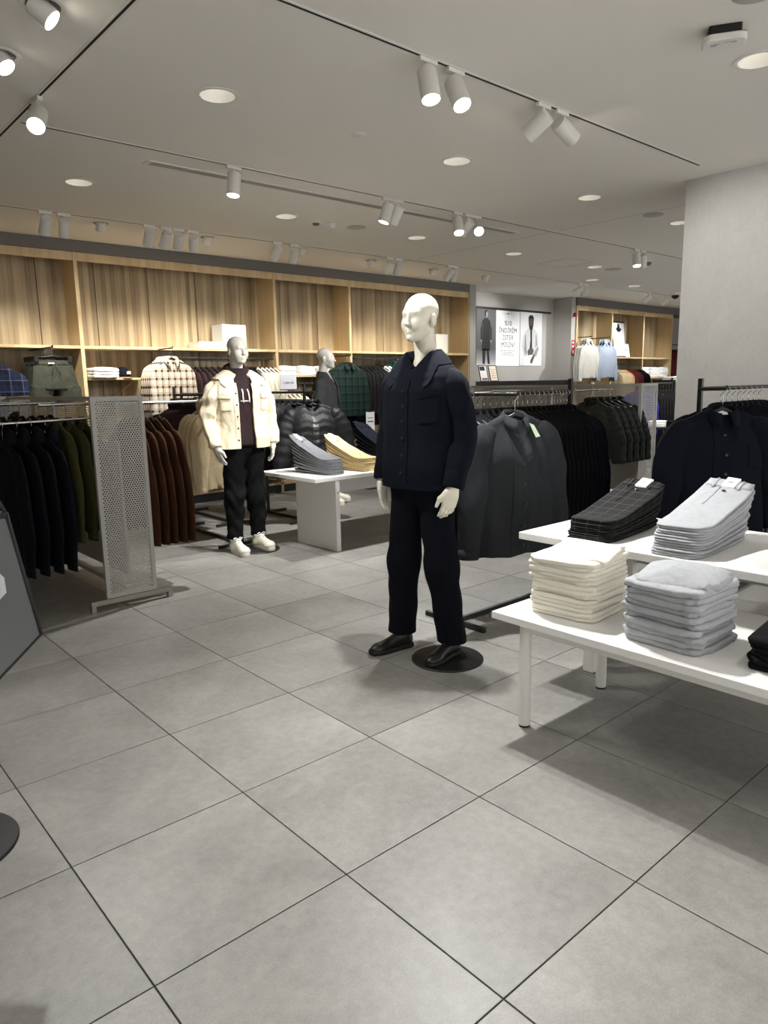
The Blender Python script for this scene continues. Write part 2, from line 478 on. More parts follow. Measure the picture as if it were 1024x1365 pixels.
SPOT_ME = {}
def spot_meshes():
    if SPOT_ME: return SPOT_ME
    mb = MB(); mb.lathe([(0.012, 0.074), (0.046, 0.072), (0.05, 0.066), (0.05, -0.086), (0.0455, -0.088), (0.044, -0.074), (0.036, -0.070)], 24)
    SPOT_ME['body'] = mb.mesh('lamp_body', M_WHITE_M, 'auto')
    mb = MB(); mb.lathe([(0.0, -0.072), (0.0425, -0.072), (0.0425, -0.076), (0.0, -0.0765)], 24)
    SPOT_ME['lens'] = mb.mesh('lens', M_LAMP, 'auto')
    mb2 = MB(); mb2.v = list(mb.v); mb2.f = list(mb.f)
    SPOT_ME['lens_dim'] = mb2.mesh('lens', M_LAMP_DIM, 'auto')
    SPOT_ME['adapter'] = MB().box(-0.06, 0.06, -0.014, 0.014, -0.022, 0.0).mesh('adapter', M_WHITE_M, bevel=0.004)
    SPOT_ME['stem'] = MB().tube([(0, 0, -0.02), (0, 0, -0.075)], 0.009, 10).mesh('stem', M_WHITE_M, 'auto')
    return SPOT_ME

def spotlight(x, y, d, watt, label, group, axis='X', angle=62, colr=(1, 0.90, 0.76), blend=0.7, dim=False):
    me = spot_meshes(); d = Vector(d).normalized()
    t = thing('track_spotlight', label, 'spotlight', (x, y, ZC-0.004), 0, group)
    link('adapter', me['adapter'], t, rot=(0, 0, 0 if axis == 'X' else PI/2)); link('stem', me['stem'], t)
    q = d.to_track_quat('-Z', 'Y')
    hinge = Vector((0, 0, -0.085))
    b = link('lamp_body', me['body'], t, hinge+d*0.035); b.rotation_euler = q.to_euler()
    link('lens', me['lens_dim' if dim else 'lens'], b)
    if watt:
        L = bpy.data.lights.new('spot_beam', 'SPOT'); L.energy = watt*SPOT_W; L.spot_size = math.radians(angle); L.spot_blend = blend
        L.shadow_soft_size = 0.035; L.color = colr
        lo = bpy.data.objects.new('spot_beam', L); COL.objects.link(lo); lo.parent = b; lo.location = (0, 0, -0.092)
    return t
WARM = (1.0, 0.94, 0.83); NEUT = (1.0, 0.992, 0.972)
G1, G2, G3, G4 = 'spotlights above the navy-jacket mannequin', 'spotlights beside the linear vent', 'spotlights along the oak wall', 'spotlights towards the poster wall'
L1 = 'white cylinder spotlight on the track above the navy-jacket mannequin'
def aim(x, y, tx, ty, tz): return (tx-x, ty-y, tz-2.93)
spotlight(2.80, 1.232, (-0.1, -0.30, -1), 125, L1+', shining downward', G1, colr=NEUT, angle=74)
spotlight(3.00, 1.232, aim(3.0, 1.232, 2.75, -0.1, 0.6), 78, L1+', tilted towards the tables', G1, colr=NEUT, angle=74)
spotlight(3.75, 1.232, aim(3.75, 1.232, 3.25, 3.9, 1.25), 235, L1+', turned to the cream-jacket mannequin', G1, colr=NEUT, angle=44)
spotlight(3.93, 1.232, aim(3.93, 1.232, 6.05, 0.95, 1.75), 74, L1+', aimed at the concrete column', G1, colr=NEUT, angle=75)
L2 = 'white cylinder spotlight beside the linear air vent'
spotlight(2.94, 3.385, (-0.15, -0.05, -1), 120, L2+', standing alone near its end', G2, colr=NEUT, angle=70)
for x, d, wt, lb in ((4.45, aim(4.45, 3.385, 3.85, 3.75, 0.8), 120, 'turned to the grey jeans'), (4.57, aim(4.57, 3.385, 4.4, 4.6, 1.0), 120, 'turned to the puffer jackets'), (5.34, aim(5.34, 3.385, 4.6, 2.2, 0), 120, 'first of the group of three'),
                 (5.50, aim(5.5, 3.385, 5.3, 5.4, 1.2), 120, 'middle of the group of three'), (5.61, aim(5.61, 3.385, 4.2, 1.3, 1.0), 120, 'last of the group of three')):
    spotlight(x, 3.385, d, wt, L2+', '+lb, G2, colr=NEUT, angle=66)
for x, d, wt in ((8.6, (-0.2, -0.2, -1), 140), (8.75, (0.4, 0.2, -1), 140)):
    spotlight(x, 3.385, d, wt, 'white cylinder spotlight beyond the ceiling joint on the vent track', 'pair of spotlights beyond the ceiling joint', colr=NEUT, angle=80)
L3 = 'small white cylinder spotlight on the track along the oak wall'
for x, sx_, tz in ((2.29, 0.0, 1.55), (2.45, 0.25, 1.2), (3.26, 0.2, 1.6), (3.44, -0.2, 1.1), (3.57, 0.35, 1.5), (3.73, 0.7, 1.6), (4.76, -0.1, 1.55), (4.99, 0.3, 1.2), (6.46, -0.35, 1.55), (6.62, 0.45, 1.5), (7.58, -0.1, 1.55), (7.67, 0.7, 1.5), (1.2, -0.1, 1.55)):
    spotlight(x, 5.60, (sx_, 1.4, tz-2.93), 58 if tz > 1.3 else 40, L3, G3, colr=WARM, angle=56, blend=0.8)
for x, d, wt in ((10.75, (-0.4, 1.0, -0.55), 66), (10.90, (0.5, 0.95, -0.75), 66), (13.65, (0.1, 1.0, -0.8), 80), (13.0, (-0.3, 1.0, -0.8), 70), (15.2, (0.1, 1.0, -0.8), 80)):
    spotlight(x, 5.62, d, wt, 'small white cylinder spotlight on the track facing the poster wall', G4, colr=NEUT, angle=78, blend=0.9)
# lamps added out of view, lighting the floor so it bounces up to the ceiling
for x, y, d in ((0.2, 1.232, (0.1, -0.2, -1)), (0.75, 1.232, (0.15, -0.35, -1)), (-1.4, 1.232, (0.1, 0.2, -1)), (-1.2, 5.60, (0, 0.9, -1)), (0.2, 5.60, (0, 0.9, -1))):
    spotlight(x, y, d, 14, 'added unseen white cylinder spotlight over the aisle beyond the bag stand', 'added spotlights over the aisle', colr=NEUT, angle=84)
track('X', -1.30, -2.6, 8.0, 'added unseen light track over the aisle beyond the bag stand')  # track added out of view to carry the extra lamps
for x, d in ((-2.0, (0.1, -0.2, -1)), (-0.6, (-0.2, 0.2, -1)), (0.9, (0.1, -0.2, -1)), (2.6, (0.1, -0.2, -1)), (4.4, (0.1, 0.1, -1)), (6.2, (0.1, -0.1, -1)), (7.6, (0.1, -0.1, -1))):  # second row of added lamps, also for bounce light
    spotlight(x, -1.30, d, 14, 'added unseen white cylinder spotlight over the aisle beyond the bag stand', 'added spotlights over the aisle', colr=NEUT, angle=84)
for x, d in ((10.8, (0.1, 0.2, -1)), (12.4, (-0.1, 0.3, -1)), (14.2, (0.1, 0.2, -1))):
    spotlight(x, 3.385, d, 140, 'white cylinder spotlight far along the vent track', 'spotlights far along the vent track', colr=NEUT, angle=84)
spotlight(1.462, 2.95, (-0.45, -0.85, -0.9), 90, 'glaring white spotlight on the crossing track, lit lens facing the aisle', 'spotlight on the crossing track', 'Y', colr=NEUT, angle=80)

# recessed round downlights
dm = MB(); dm.lathe([(0.118, -0.004), (0.116, 0.0), (0.098, 0.0), (0.096, -0.003)], 32)
dl_ring = MB().loft([[(r*math.cos(2*PI*k/32), r*math.sin(2*PI*k/32), z) for k in range(32)] for r, z in ((0.097, 0.004), (0.097, -0.004), (0.119, -0.003), (0.120, 0.001), (0.097, 0.004))], cap=False).mesh('trim_ring', M_WHITE_M, 'auto')
dl_bowl = MB().loft([[(r*math.cos(2*PI*k/32), r*math.sin(2*PI*k/32), z) for k in range(32)] for r, z in ((0.097, 0.002), (0.086, 0.035), (0.066, 0.075), (0.045, 0.098), (0.001, 0.099))], cap=False).mesh('reflector', M_WHITE_M, True)
dl_lens = MB().lathe([(0.0, 0.094), (0.036, 0.094), (0.036, 0.0975), (0.0, 0.0975)], 24).mesh('lamp', M_LAMP_DIM, 'auto')
DL_AT = ['between the crossing track and the first navy-mannequin spotlights', 'between the linear vent and the column-aimed spotlight', 'halfway from the column-aimed spotlight to the ceiling joint', 'just past the ceiling joint by the column',
         'between the oak-wall track and the start of the linear vent', 'between the oak-wall track and the vent, beside the detectors', 'just before the ceiling joint near the oak wall', 'past the ceiling joint near the oak wall',
         'beside the wireless access point', 'in front of the white discount poster', 'in front of the hoodie display', 'past the access hatch over the far aisle', 'above the aisle, past the crossing track', 'beside the access hatch']
def downlight(x, y, watt):
    t = thing('recessed_downlight', 'round recessed downlight '+DL_AT[DOWN.index((x, y))], 'downlight', (x, y, ZC), 0, 'recessed round downlights')
    link('trim_ring', dl_ring, t); link('reflector', dl_bowl, t); link('lamp', dl_lens, t)
    L = bpy.data.lights.new('downlight_beam', 'AREA'); L.shape = 'DISK'; L.size = 0.05; L.energy = watt*DOWN_W; L.color = (1, 0.93, 0.82)
    lo = bpy.data.objects.new('downlight_beam', L); COL.objects.link(lo); lo.parent = t; lo.location = (0, 0, 0.088)
for x, y in DOWN: downlight(x, y, 0.06)
gm_ring = MB().loft([[(r*math.cos(2*PI*k/28), r*math.sin(2*PI*k/28), z) for k in range(28)] for r, z in ((0.071, 0.06), (0.071, -0.003), (0.092, -0.003), (0.094, 0.001), (0.071, 0.004))], cap=False).mesh('trim_ring', M_WHITE_M, 'auto')
gm_cap = MB().lathe([(0.0, 0.06), (0.0725, 0.06), (0.0725, 0.064), (0.0, 0.064)], 28).mesh('housing', M_SOFFIT, 'auto')
gm_head = MB().lathe([(0.0, 0.055), (0.046, 0.052), (0.048, -0.04), (0.044, -0.042), (0.042, -0.03), (0.0, -0.03)], 24).mesh('lamp_head', M_WHITE_M, 'auto')
gm_lens = MB().lathe([(0.0, -0.031), (0.041, -0.031), (0.041, -0.034), (0.0, -0.0345)], 24).mesh('lens', M_LAMP, 'auto')
for n, (x, y) in enumerate(GIMBAL):
    d = Vector((0.1, 0.8, -1)) if n < 6 else (Vector((1.38, -0.78, -1.42)) if n == 6 else Vector((0.5, -0.6, -1)))
    t = thing('gimbal_spotlight', 'white swivelling lamp dropped from a round ceiling recess by the oak wall' if n < 6 else 'white swivelling lamp in a round ceiling recess %s the glaring spotlight' % ('farther from' if n == 6 else 'next to'), 'spotlight', (x, y, ZC), 0, 'swivelling recessed lamps by the oak wall' if n < 6 else 'swivelling recessed lamps over the aisle')
    link('trim_ring', gm_ring, t); link('housing', gm_cap, t)
    h = link('lamp_head', gm_head, t, (0, 0, -0.028)); h.rotation_euler = d.normalized().to_track_quat('-Z', 'Y').to_euler()
    link('lens', gm_lens, h)
    L = bpy.data.lights.new('gimbal_beam', 'SPOT'); L.energy = (22 if n < 6 else (92 if n == 6 else 40))*SPOT_W; L.spot_size = math.radians(80 if n < 6 else 34); L.spot_blend = 0.9; L.shadow_soft_size = 0.035; L.color = WARM if n < 6 else NEUT
    lo = bpy.data.objects.new('gimbal_beam', L); COL.objects.link(lo); lo.parent = h; lo.location = (0, 0, -0.045)

# linear vent
t = thing('linear_vent', 'long grey linear air vent with thin slats set in the ceiling', 'air vent', (0, 0, 0))
vx0, vx1, vy0, vy1 = 2.40, 6.58, 3.625, 3.735
mb = MB(); e = 0.014
for q in ((vx0, vx1, vy0, vy0+e), (vx0, vx1, vy1-e, vy1), (vx0, vx0+0.03, vy0+e, vy1-e), (vx1-0.03, vx1, vy0+e, vy1-e)): mb.box(q[0], q[1], q[2], q[3], ZC-0.006, ZC+0.001)
mb.build('frame', M_WHITE_M, t)
box('duct', vx0+.03, vx1-.03, vy0+e, vy1-e, ZC-0.0015, ZC-0.0005, plain('vent_duct', (74, 72, 69), 0.8), t)
for k in range(4):
    y = vy0+e+0.010+k*0.0205
    box('slat', vx0+.03, vx1-.03, y-0.0035, y+0.0035, ZC-0.006, ZC-0.001, M_GREY_M, t)
mb = MB(); x = vx0+0.05
while x < vx1-0.04:
    mb.box(x, x+0.0025, vy0+e, vy1-e, ZC-0.0055, ZC-0.001); x += 0.024
o = mb.build('cross_bars', M_SOFFIT, t); o['kind'] = 'stuff'

# small ceiling devices
def disc_device(name, x, y, prof, mat, label, cat, group=None):
    o = MB().lathe(prof, 28, (0, 0, 0)).build(name, mat, None, 'auto', loc=(x, y, ZC)); return tag(o, label, cat, group)
disc_device('speaker_grille', 3.24, 2.31, [(0, -0.006), (0.045, -0.006), (0.05, -0.003), (0.05, 0)], M_CEIL, 'small flat round white cover plate between two downlights', 'cover plate')
disc_device('speaker_grille', 4.99, 4.47, [(0, -0.008), (0.085, -0.008), (0.10, -0.004), (0.10, 0)], M_GREY_M, 'flat grey round speaker grille beside two small detectors', 'speaker')
disc_device('speaker_grille', 6.99, 2.30, [(0, -0.008), (0.085, -0.008), (0.10, -0.004), (0.10, 0)], M_GREY_M, 'flat grey round speaker grille just left of the concrete column', 'speaker')
disc_device('speaker_grille', 9.84, 4.46, [(0, -0.008), (0.11, -0.008), (0.13, -0.004), (0.13, 0)], M_GREY_M, 'wide grey round speaker grille near the access hatch', 'speaker')
disc_device('speaker_grille', 3.44, -0.08, [(0, -0.008), (0.085, -0.008), (0.10, -0.004), (0.10, 0)], M_GREY_M, 'flat grey round speaker grille near the wireless access point', 'speaker')
for x, y, lb in ((4.52, 4.53, 'low'), (4.68, 4.49, 'tall')):
    t = thing('smoke_detector', 'white domed smoke detector, the %s one of two beside the speaker grille' % ('smaller' if lb == 'low' else 'larger'), 'detector', (x, y, ZC))
    r = 0.05 if lb == 'low' else 0.055
    MB().lathe([(0, -0.012), (r, -0.012), (r, 0)], 24).build('base', M_WHITE_M, t, 'auto')
    MB().lathe([(0, -0.05 if lb == 'tall' else -0.03), (r*0.55, -0.045 if lb == 'tall' else -0.028), (r*0.75, -0.012), (0, -0.012)], 24).build('dome', M_WHITE_M if lb == 'tall' else M_SOFFIT, t, 'auto')
t = thing('smoke_detector', 'white domed smoke detector near the pair of spotlights beyond the ceiling joint', 'detector', (9.59, 3.78, ZC))
MB().lathe([(0, -0.015), (0.07, -0.015), (0.07, 0)], 24).build('base', M_WHITE_M, t, 'auto')
MB().lathe([(0, -0.06), (0.035, -0.055), (0.05, -0.015), (0, -0.015)], 24).build('dome', M_SOFFIT, t, 'auto')
t = thing('dome_camera', 'dark domed security camera on the ceiling by the hoodie display', 'camera', (13.44, 5.34, ZC))
MB().lathe([(0, -0.05), (0.085, -0.05), (0.09, 0)], 24).build('base', M_WHITE_M, t, 'auto')
MB().lathe([(0, -0.12), (0.035, -0.112), (0.06, -0.09), (0.07, -0.05), (0, -0.05)], 24).build('dome', plain('smoked_dome', (20, 20, 22), 0.1), t, 'auto')

# wireless access point
t = thing('access_point', 'white rounded wireless access point on a black ceiling bracket', 'access point', (3.66, 0.15, ZC), math.radians(-58))
def rrect(hx, hy, r, z, n=6):
    out = []
    for cx, cy, a0 in ((hx-r, hy-r, 0), (-hx+r, hy-r, PI/2), (-hx+r, -hy+r, PI), (hx-r, -hy+r, 1.5*PI)):
        out += [(cx+r*math.cos(a0+PI/2*k/n), cy+r*math.sin(a0+PI/2*k/n), z) for k in range(n+1)]
    return out
MB().loft([rrect(0.088, 0.06, 0.035, -0.072), rrect(0.094, 0.066, 0.04, -0.066), rrect(0.094, 0.066, 0.04, -0.046), rrect(0.088, 0.06, 0.036, -0.042)]).build('casing', M_WHITE_M, t, 'auto')
MB().loft([rrect(0.07, 0.045, 0.01, -0.042), rrect(0.07, 0.045, 0.01, 0.0)]).build('bracket', M_BLACK_PL, t)
mb = MB()
for k in range(4): mb.box(-0.055+k*0.006, -0.052+k*0.006, -0.02, 0.004, -0.0728, -0.0721)
mb.box(-0.035, -0.022, -0.022, -0.018, -0.0728, -0.0721); mb.box(0.0, 0.05, -0.032, -0.029, -0.0728, -0.0721); mb.box(0.03, 0.055, -0.022, -0.019, -0.0728, -0.0721)
mb.build('printed_mark', M_INKG, t)
MB().tube([(0.06, 0.02, -0.03), (0.09, 0.04, -0.02), (0.1, 0.03, -0.01), (0.08, 0.05, -0.002)], 0.004, 6).build('cable', M_WHITE_M, t, True)

# ------------------------------------------------------------------ oak wall shelving
def wall_unit(name, label, xs, yf, yb, ztop, shelves, joints):
    t = thing(name, label, 'wall unit', (xs[0], yf, 0)); ox, oy = xs[0], yf
    def bx(nm, x0, x1, y0, y1, z0, z1, m, bev=0.002): return MB().box(x0-x0, x1-x0, 0, y1-y0, 0, z1-z0).build(nm, m, t, bevel=bev, loc=(x0-ox, y0-oy, z0))
    for x in xs: bx('upright', x-0.02, x+0.02, yf, yb, 0.0, ztop, M_WOOD2)
    for x0, x1 in zip(xs, xs[1:]): bx('fascia', x0+0.0215, x1-0.0215, yf+0.004, yf+0.03, ztop-0.09, ztop, M_WOOD2)
    for x0, x1, z in shelves: bx('shelf', x0+0.021, x1-0.021, yf-0.002, yb, z-0.016, z+0.016, M_WOOD2)
    js = sorted(joints)
    for a, b in zip(js, js[1:]):
        if b-a > 0.05: bx('back_panel', a+0.004, b-0.004, yb, yb+0.018, 0.12, ztop-0.005, M_WOOD)
    bx('backing', xs[0], xs[-1], yb+0.02, yb+0.03, 0.1, ztop, M_DARK, 0)
    bx('platform', xs[0]+0.02, xs[-1]-0.02, yf+0.0, yb, 0.105, 0.14, M_WOOD2)
    bx('plinth', xs[0]+0.02, xs[-1]-0.02, yf+0.01, yb, 0.0, 0.10, M_BLACK)
    return t
XS = [-2.16, 0.38, 2.92, 5.46, 6.73, 9.27]
JT = [-2.16]+[-2.16+0.33+0.635*k for k in range(18)]+[9.27]
JT = [j for j in JT if j <= 9.27]
wall_unit('wall_shelving', 'long oak-veneer wall unit with uprights, high shelf and tall back panels', XS, 6.77, 7.15, 2.911,
          [(a, b, 1.905) for a, b in zip(XS, XS[1:])], JT)
XR = [12.49, 13.76, 15.03, 16.30]
wall_unit('wall_shelving', 'oak-veneer wall unit holding hoodies and white tees beyond the poster wall', XR, 6.83, 7.2, 2.885,
          [(13.76, 15.03, 1.90), (15.03, 16.30, 1.90), (15.03, 16.30, 1.47)], [12.49+0.635*k for k in range(7)])
ORD = ['first', 'second', 'third', 'fourth', 'fifth', 'sixth', 'seventh', 'eighth', 'ninth', 'tenth', 'eleventh', 'twelfth', 'thirteenth']
# ------------------------------------------------------------------ garments on hangers
def body_fn(ws=0.22, wh=0.25, L=0.70, d=0.075, drop=0.06, nk=0.075, dip=0.05, fold=0.035, seed=0.0, quilt=0, q=0.012, z0=-0.115, open_front=False):
    def f(a, v, off=0.0):
        c, s = math.cos(a), math.sin(a)
        w = lerp(ws, wh, sst(v*1.2)); dep = d*(0.22+0.78*sst(v/0.3))
        x = w*spw(c, 0.72); y = dep*spw(s, 0.85)
        ax = abs(x)
        zt = -drop*max(0.0, (ax-nk)/(ws-nk))**1.15
        if ax < nk and s < 0: zt -= dip*(1-(ax/nk)**2)
        z = zt+v*(-L-zt)
        fo = fold*v*(nz(x*7+seed, s*1.3+seed, v*1.1+seed*2)+0.6*nz(x*16+seed, s*2.0, v*1.6-seed))
        y += fo; x += 0.5*fold*v*nz(seed+5, s*2, v*2.2)
        r = off
        if quilt: r += q*(abs(math.sin(PI*quilt*(v-0.02)))**0.42-0.6)
        ln = math.hypot(c*dep, s*w)+1e-6
        x += r*c*dep/ln; y += r*s*w/ln
        if v > 0.97: z += 0.012*nz(x*9, s*2, seed)
        return (x, y, z0+z)
    return f

def grid(f, nu, nv, cap=True):
    rings = [[f(2*PI*(j+0.5)/nu, i/nv) for j in range(nu)] for i in range(nv+1)]
    mb = MB(); mb.loft(rings, cap=False)
    if cap:   # seam along the shoulders and across the hem
        for base in (0, nv*nu):
            for j in range(nu//2-1 if nu % 2 == 0 else nu//2):
                a, b = base+j, base+j+1; c, e = base+nu-1-j, base+nu-2-j
                if b < base+nu and e >= base and b <= e: mb.f.append((a, b, e, c) if b != e else (a, b, c))
    return mb

def patch(f, a0, a1, v0, v1, off, na=6, nv=8, skew=0.0):
    """a piece of cloth lying on the garment: a proud, closed sheet"""
    P = [[f(lerp(a0, a1, j/na)+skew*i/nv, lerp(v0, v1, i/nv), off) for j in range(na+1)] for i in range(nv+1)]
    Q = [[f(lerp(a0, a1, j/na)+skew*i/nv, lerp(v0, v1, i/nv), -0.002) for j in range(na+1)] for i in range(nv+1)]
    ring = lambda G: G[0][:-1]+[r[-1] for r in G[:-1]]+G[-1][:0:-1]+[r[0] for r in G[:0:-1]]
    mb = MB()
    for i in range(nv):
        for j in range(na):
            mb.add([P[i][j], P[i][j+1], P[i+1][j+1], P[i+1][j]], [(0, 1, 2, 3)])
    a, b = ring(P), ring(Q); n = len(a)
    mb.add(a+b, [(k, (k+1) % n, n+(k+1) % n, n+k) for k in range(n)])
    return mb

def limb(path, radii, nu=14, seed=0.0, wr=0.10, freq=7.0, flat=0.8, quilt=0, q=0.012, sub=5, ref=(0, 1, 0), cap0=True):
    """sleeve or trouser leg: smooth tube along a path with creases across it"""
    pts = [Vector(p) for p in path]; n = len(pts)
    def cr(i, t):
        p0, p1, p2, p3 = pts[max(i-1, 0)], pts[i], pts[i+1], pts[min(i+2, n-1)]
        return 0.5*((2*p1)+(-p0+p2)*t+(2*p0-5*p1+4*p2-p3)*t*t+(-p0+3*p1-3*p2+p3)*t**3)
    C, Rr = [], []
    for i in range(n-1):
        for k in range(sub):
            C.append(cr(i, k/sub)); Rr.append(lerp(radii[i], radii[i+1], k/sub))
    C.append(pts[-1]); Rr.append(radii[-1])
    rings = []; m = len(C); rf = Vector(ref)
    for i in range(m):
        t = (C[min(i+1, m-1)]-C[max(i-1, 0)]).normalized()
        b = t.cross(rf).normalized(); e = b.cross(t).normalized()
        u = i/(m-1); ring = []
        for j in range(nu):
            a = 2*PI*j/nu
            r = Rr[i]*(1+wr*nz(u*freq+seed, math.cos(a)*1.3+seed, math.sin(a)*1.3)+0.7*wr*nz(u*1.8-seed, math.cos(a)*2.4, math.sin(a)*2.4+seed)*sst(u*4))
            if quilt: r += q*(abs(math.sin(PI*quilt*u))**0.42-0.6)
            ring.append(C[i]+r*math.cos(a)*b+flat*r*math.sin(a)*e)
        rings.append(ring)
    mb = MB()
    if cap0: # rounded shoulder end
        t = (C[1]-C[0]).normalized()
        top = [[C[0]-t*Rr[0]*0.55*math.sin(g_)+(p-C[0])*math.cos(g_) for p in rings[0]] for g_ in (1.35, 0.9, 0.45)]
        rings = top+rings
    mb.loft(rings, True)
    return mb

def collar_mb(rx, ry, z, h=0.045, flap=0.06, gap=0.35, dip=0.05, lean=0.02, n=22, point=0.035, y0=0.0, stand_in=0.004, th=0.004):
    """folded shirt collar, open at the front (-y)"""
    outer, inner = [], []
    for i in range(n+1):
        u = i/n; a = lerp(gap, 2*PI-gap, u)
        sx, cy = math.sin(a), -math.cos(a)
        frontness = (1+math.cos(a))/2
        bz = z-dip*frontness**1.5
        B = Vector((rx*sx, y0+ry*cy, bz)); o = Vector((sx, cy, 0)).normalized()
        T = B+Vector((0, 0, h*(1-0.25*frontness)))-o*stand_in
        endk = max(0.0, 1-min(u, 1-u)/0.16)
        tang = Vector((-math.copysign(1, math.pi-a)*0.35, -0.15, 0))*0
        F = T+o*(lean+0.012+0.02*endk)+Vector((0, 0, -(flap+point*endk)))
        mid = T+o*(0.008)+Vector((0, 0, 0.001))
        Fm = (mid+F)/2+o*0.006
        row = [B-o*0.003, (B+T)/2-o*0.003, T, mid, Fm, F]
        outer.append(row); inner.append([p-o*0 for p in row])
    mb = MB()
    k = 6
    rows = []
    for row in outer:
        sec = [tuple(p) for p in row]
        back = []
        for idx in (5, 4, 3):
            p = row[idx]; q_ = Vector((row[0].x, row[0].y-0, 0)); o = Vector((row[0].x, row[0].y-y0, 0)).normalized()
            back.append(tuple(p-o*th*1.4-Vector((0, 0, 0.0 if idx == 5 else th))))
        rows.append(sec+back)
    mb.loft(rows, cap=True)
    return mb

def collar_on(tab, zb, rx, ry, y0, h=0.036, drop=0.030, gap=0.16, dip=0.075, point=0.045, spread=0.30, n=36, off=0.008, th=0.003):
    """folded collar whose leaf lies on the shoulders of the torso given by tab"""
    rows = []
    for i in range(n+1):
        u = i/n; a = lerp(gap, 2*PI-gap, u)
        fr = (1+math.cos(a))/2
        o = Vector((math.sin(a), -math.cos(a), 0))
        B = Vector((rx*o.x, y0+ry*o.y, zb-dip*max(0.0, 1-min(a, 2*PI-a)/1.0)**1.15))
        T = B+Vector((0, 0, h*(1-0.45*fr)))+o*0.004
        ek = max(0.0, 1-min(u, 1-u)/0.13); ek = ek*ek*(3-2*ek)
        aF = a+(spread*ek if a < PI else -spread*ek)
        zF = min(B.z+0.004, zb+0.0)-drop*(0.75+0.5*fr)-point*ek
        hw, hd, yc = table(tab, zF)
        F = Vector(((hw+off)*spw(math.sin(aF), 0.82), yc-(hd+off)*spw(math.cos(aF), 0.82), zF))
        G = T+o*0.010+Vector((0, 0, 0.002))
        m = G.lerp(F, 0.5)+Vector((o.x*0.003, o.y*0.003, 0.003))
        lift = Vector((0, 0, -th))-o*th*0.4
        rows.append([B-o*0.004, T-o*0.003, G, m, F, F+lift, m+lift*1.3, B+o*0.004])
    return MB().loft(rows, True)

def hood_mb(rx=0.085, ry=0.07, z=-0.10, size=0.05, seed=0.0, y0=0.01):
    pts, rad = [], []
    for i in range(15):
        a = lerp(0.5, 2*PI-0.5, i/14); back = (1-math.cos(a))/2
        pts.append((rx*math.sin(a), y0-ry*math.cos(a)+0.02*back, z+0.018*back-0.05*(1-back)**2))
        rad.append(size*(0.55+0.6*back)*(1+0.15*nz(i*0.7, seed, 0)))
    return MB().tube(pts, rad, 10, True, 0.75)

HANG = {}
def hanger_meshes():
    if HANG: return HANG
    pts = [(0, 0, -0.115)]+[(0, 0, -0.06), (0, 0, -0.035)]+[(0.02*math.sin(a), 0, -0.012+0.02*-math.cos(a)+0.0) for a in [PI*0.0+0.35*k for k in range(1, 10)]]
    HANG['hook'] = MB().tube(pts, 0.0022, 6).mesh('hook', M_CHROME, True)
    pts = [(-0.19, 0, -0.208), (-0.14, 0, -0.182), (-0.07, 0, -0.143), (0, 0, -0.112), (0.07, 0, -0.143), (0.14, 0, -0.182), (0.19, 0, -0.208)]
    HANG['bar'] = MB().tube(pts, [0.008, 0.011, 0.011, 0.012, 0.011, 0.011, 0.008], 8).mesh('coat_hanger', M_BLACK_PL, True)
    return HANG
def hanger(loc, rz, label, group):
    me = hanger_meshes()
    t = link('coat_hanger', me['bar'], None, loc, (0, 0, rz)); tag(t, label, 'hanger', group)
    link('hook', me['hook'], t)
    return t

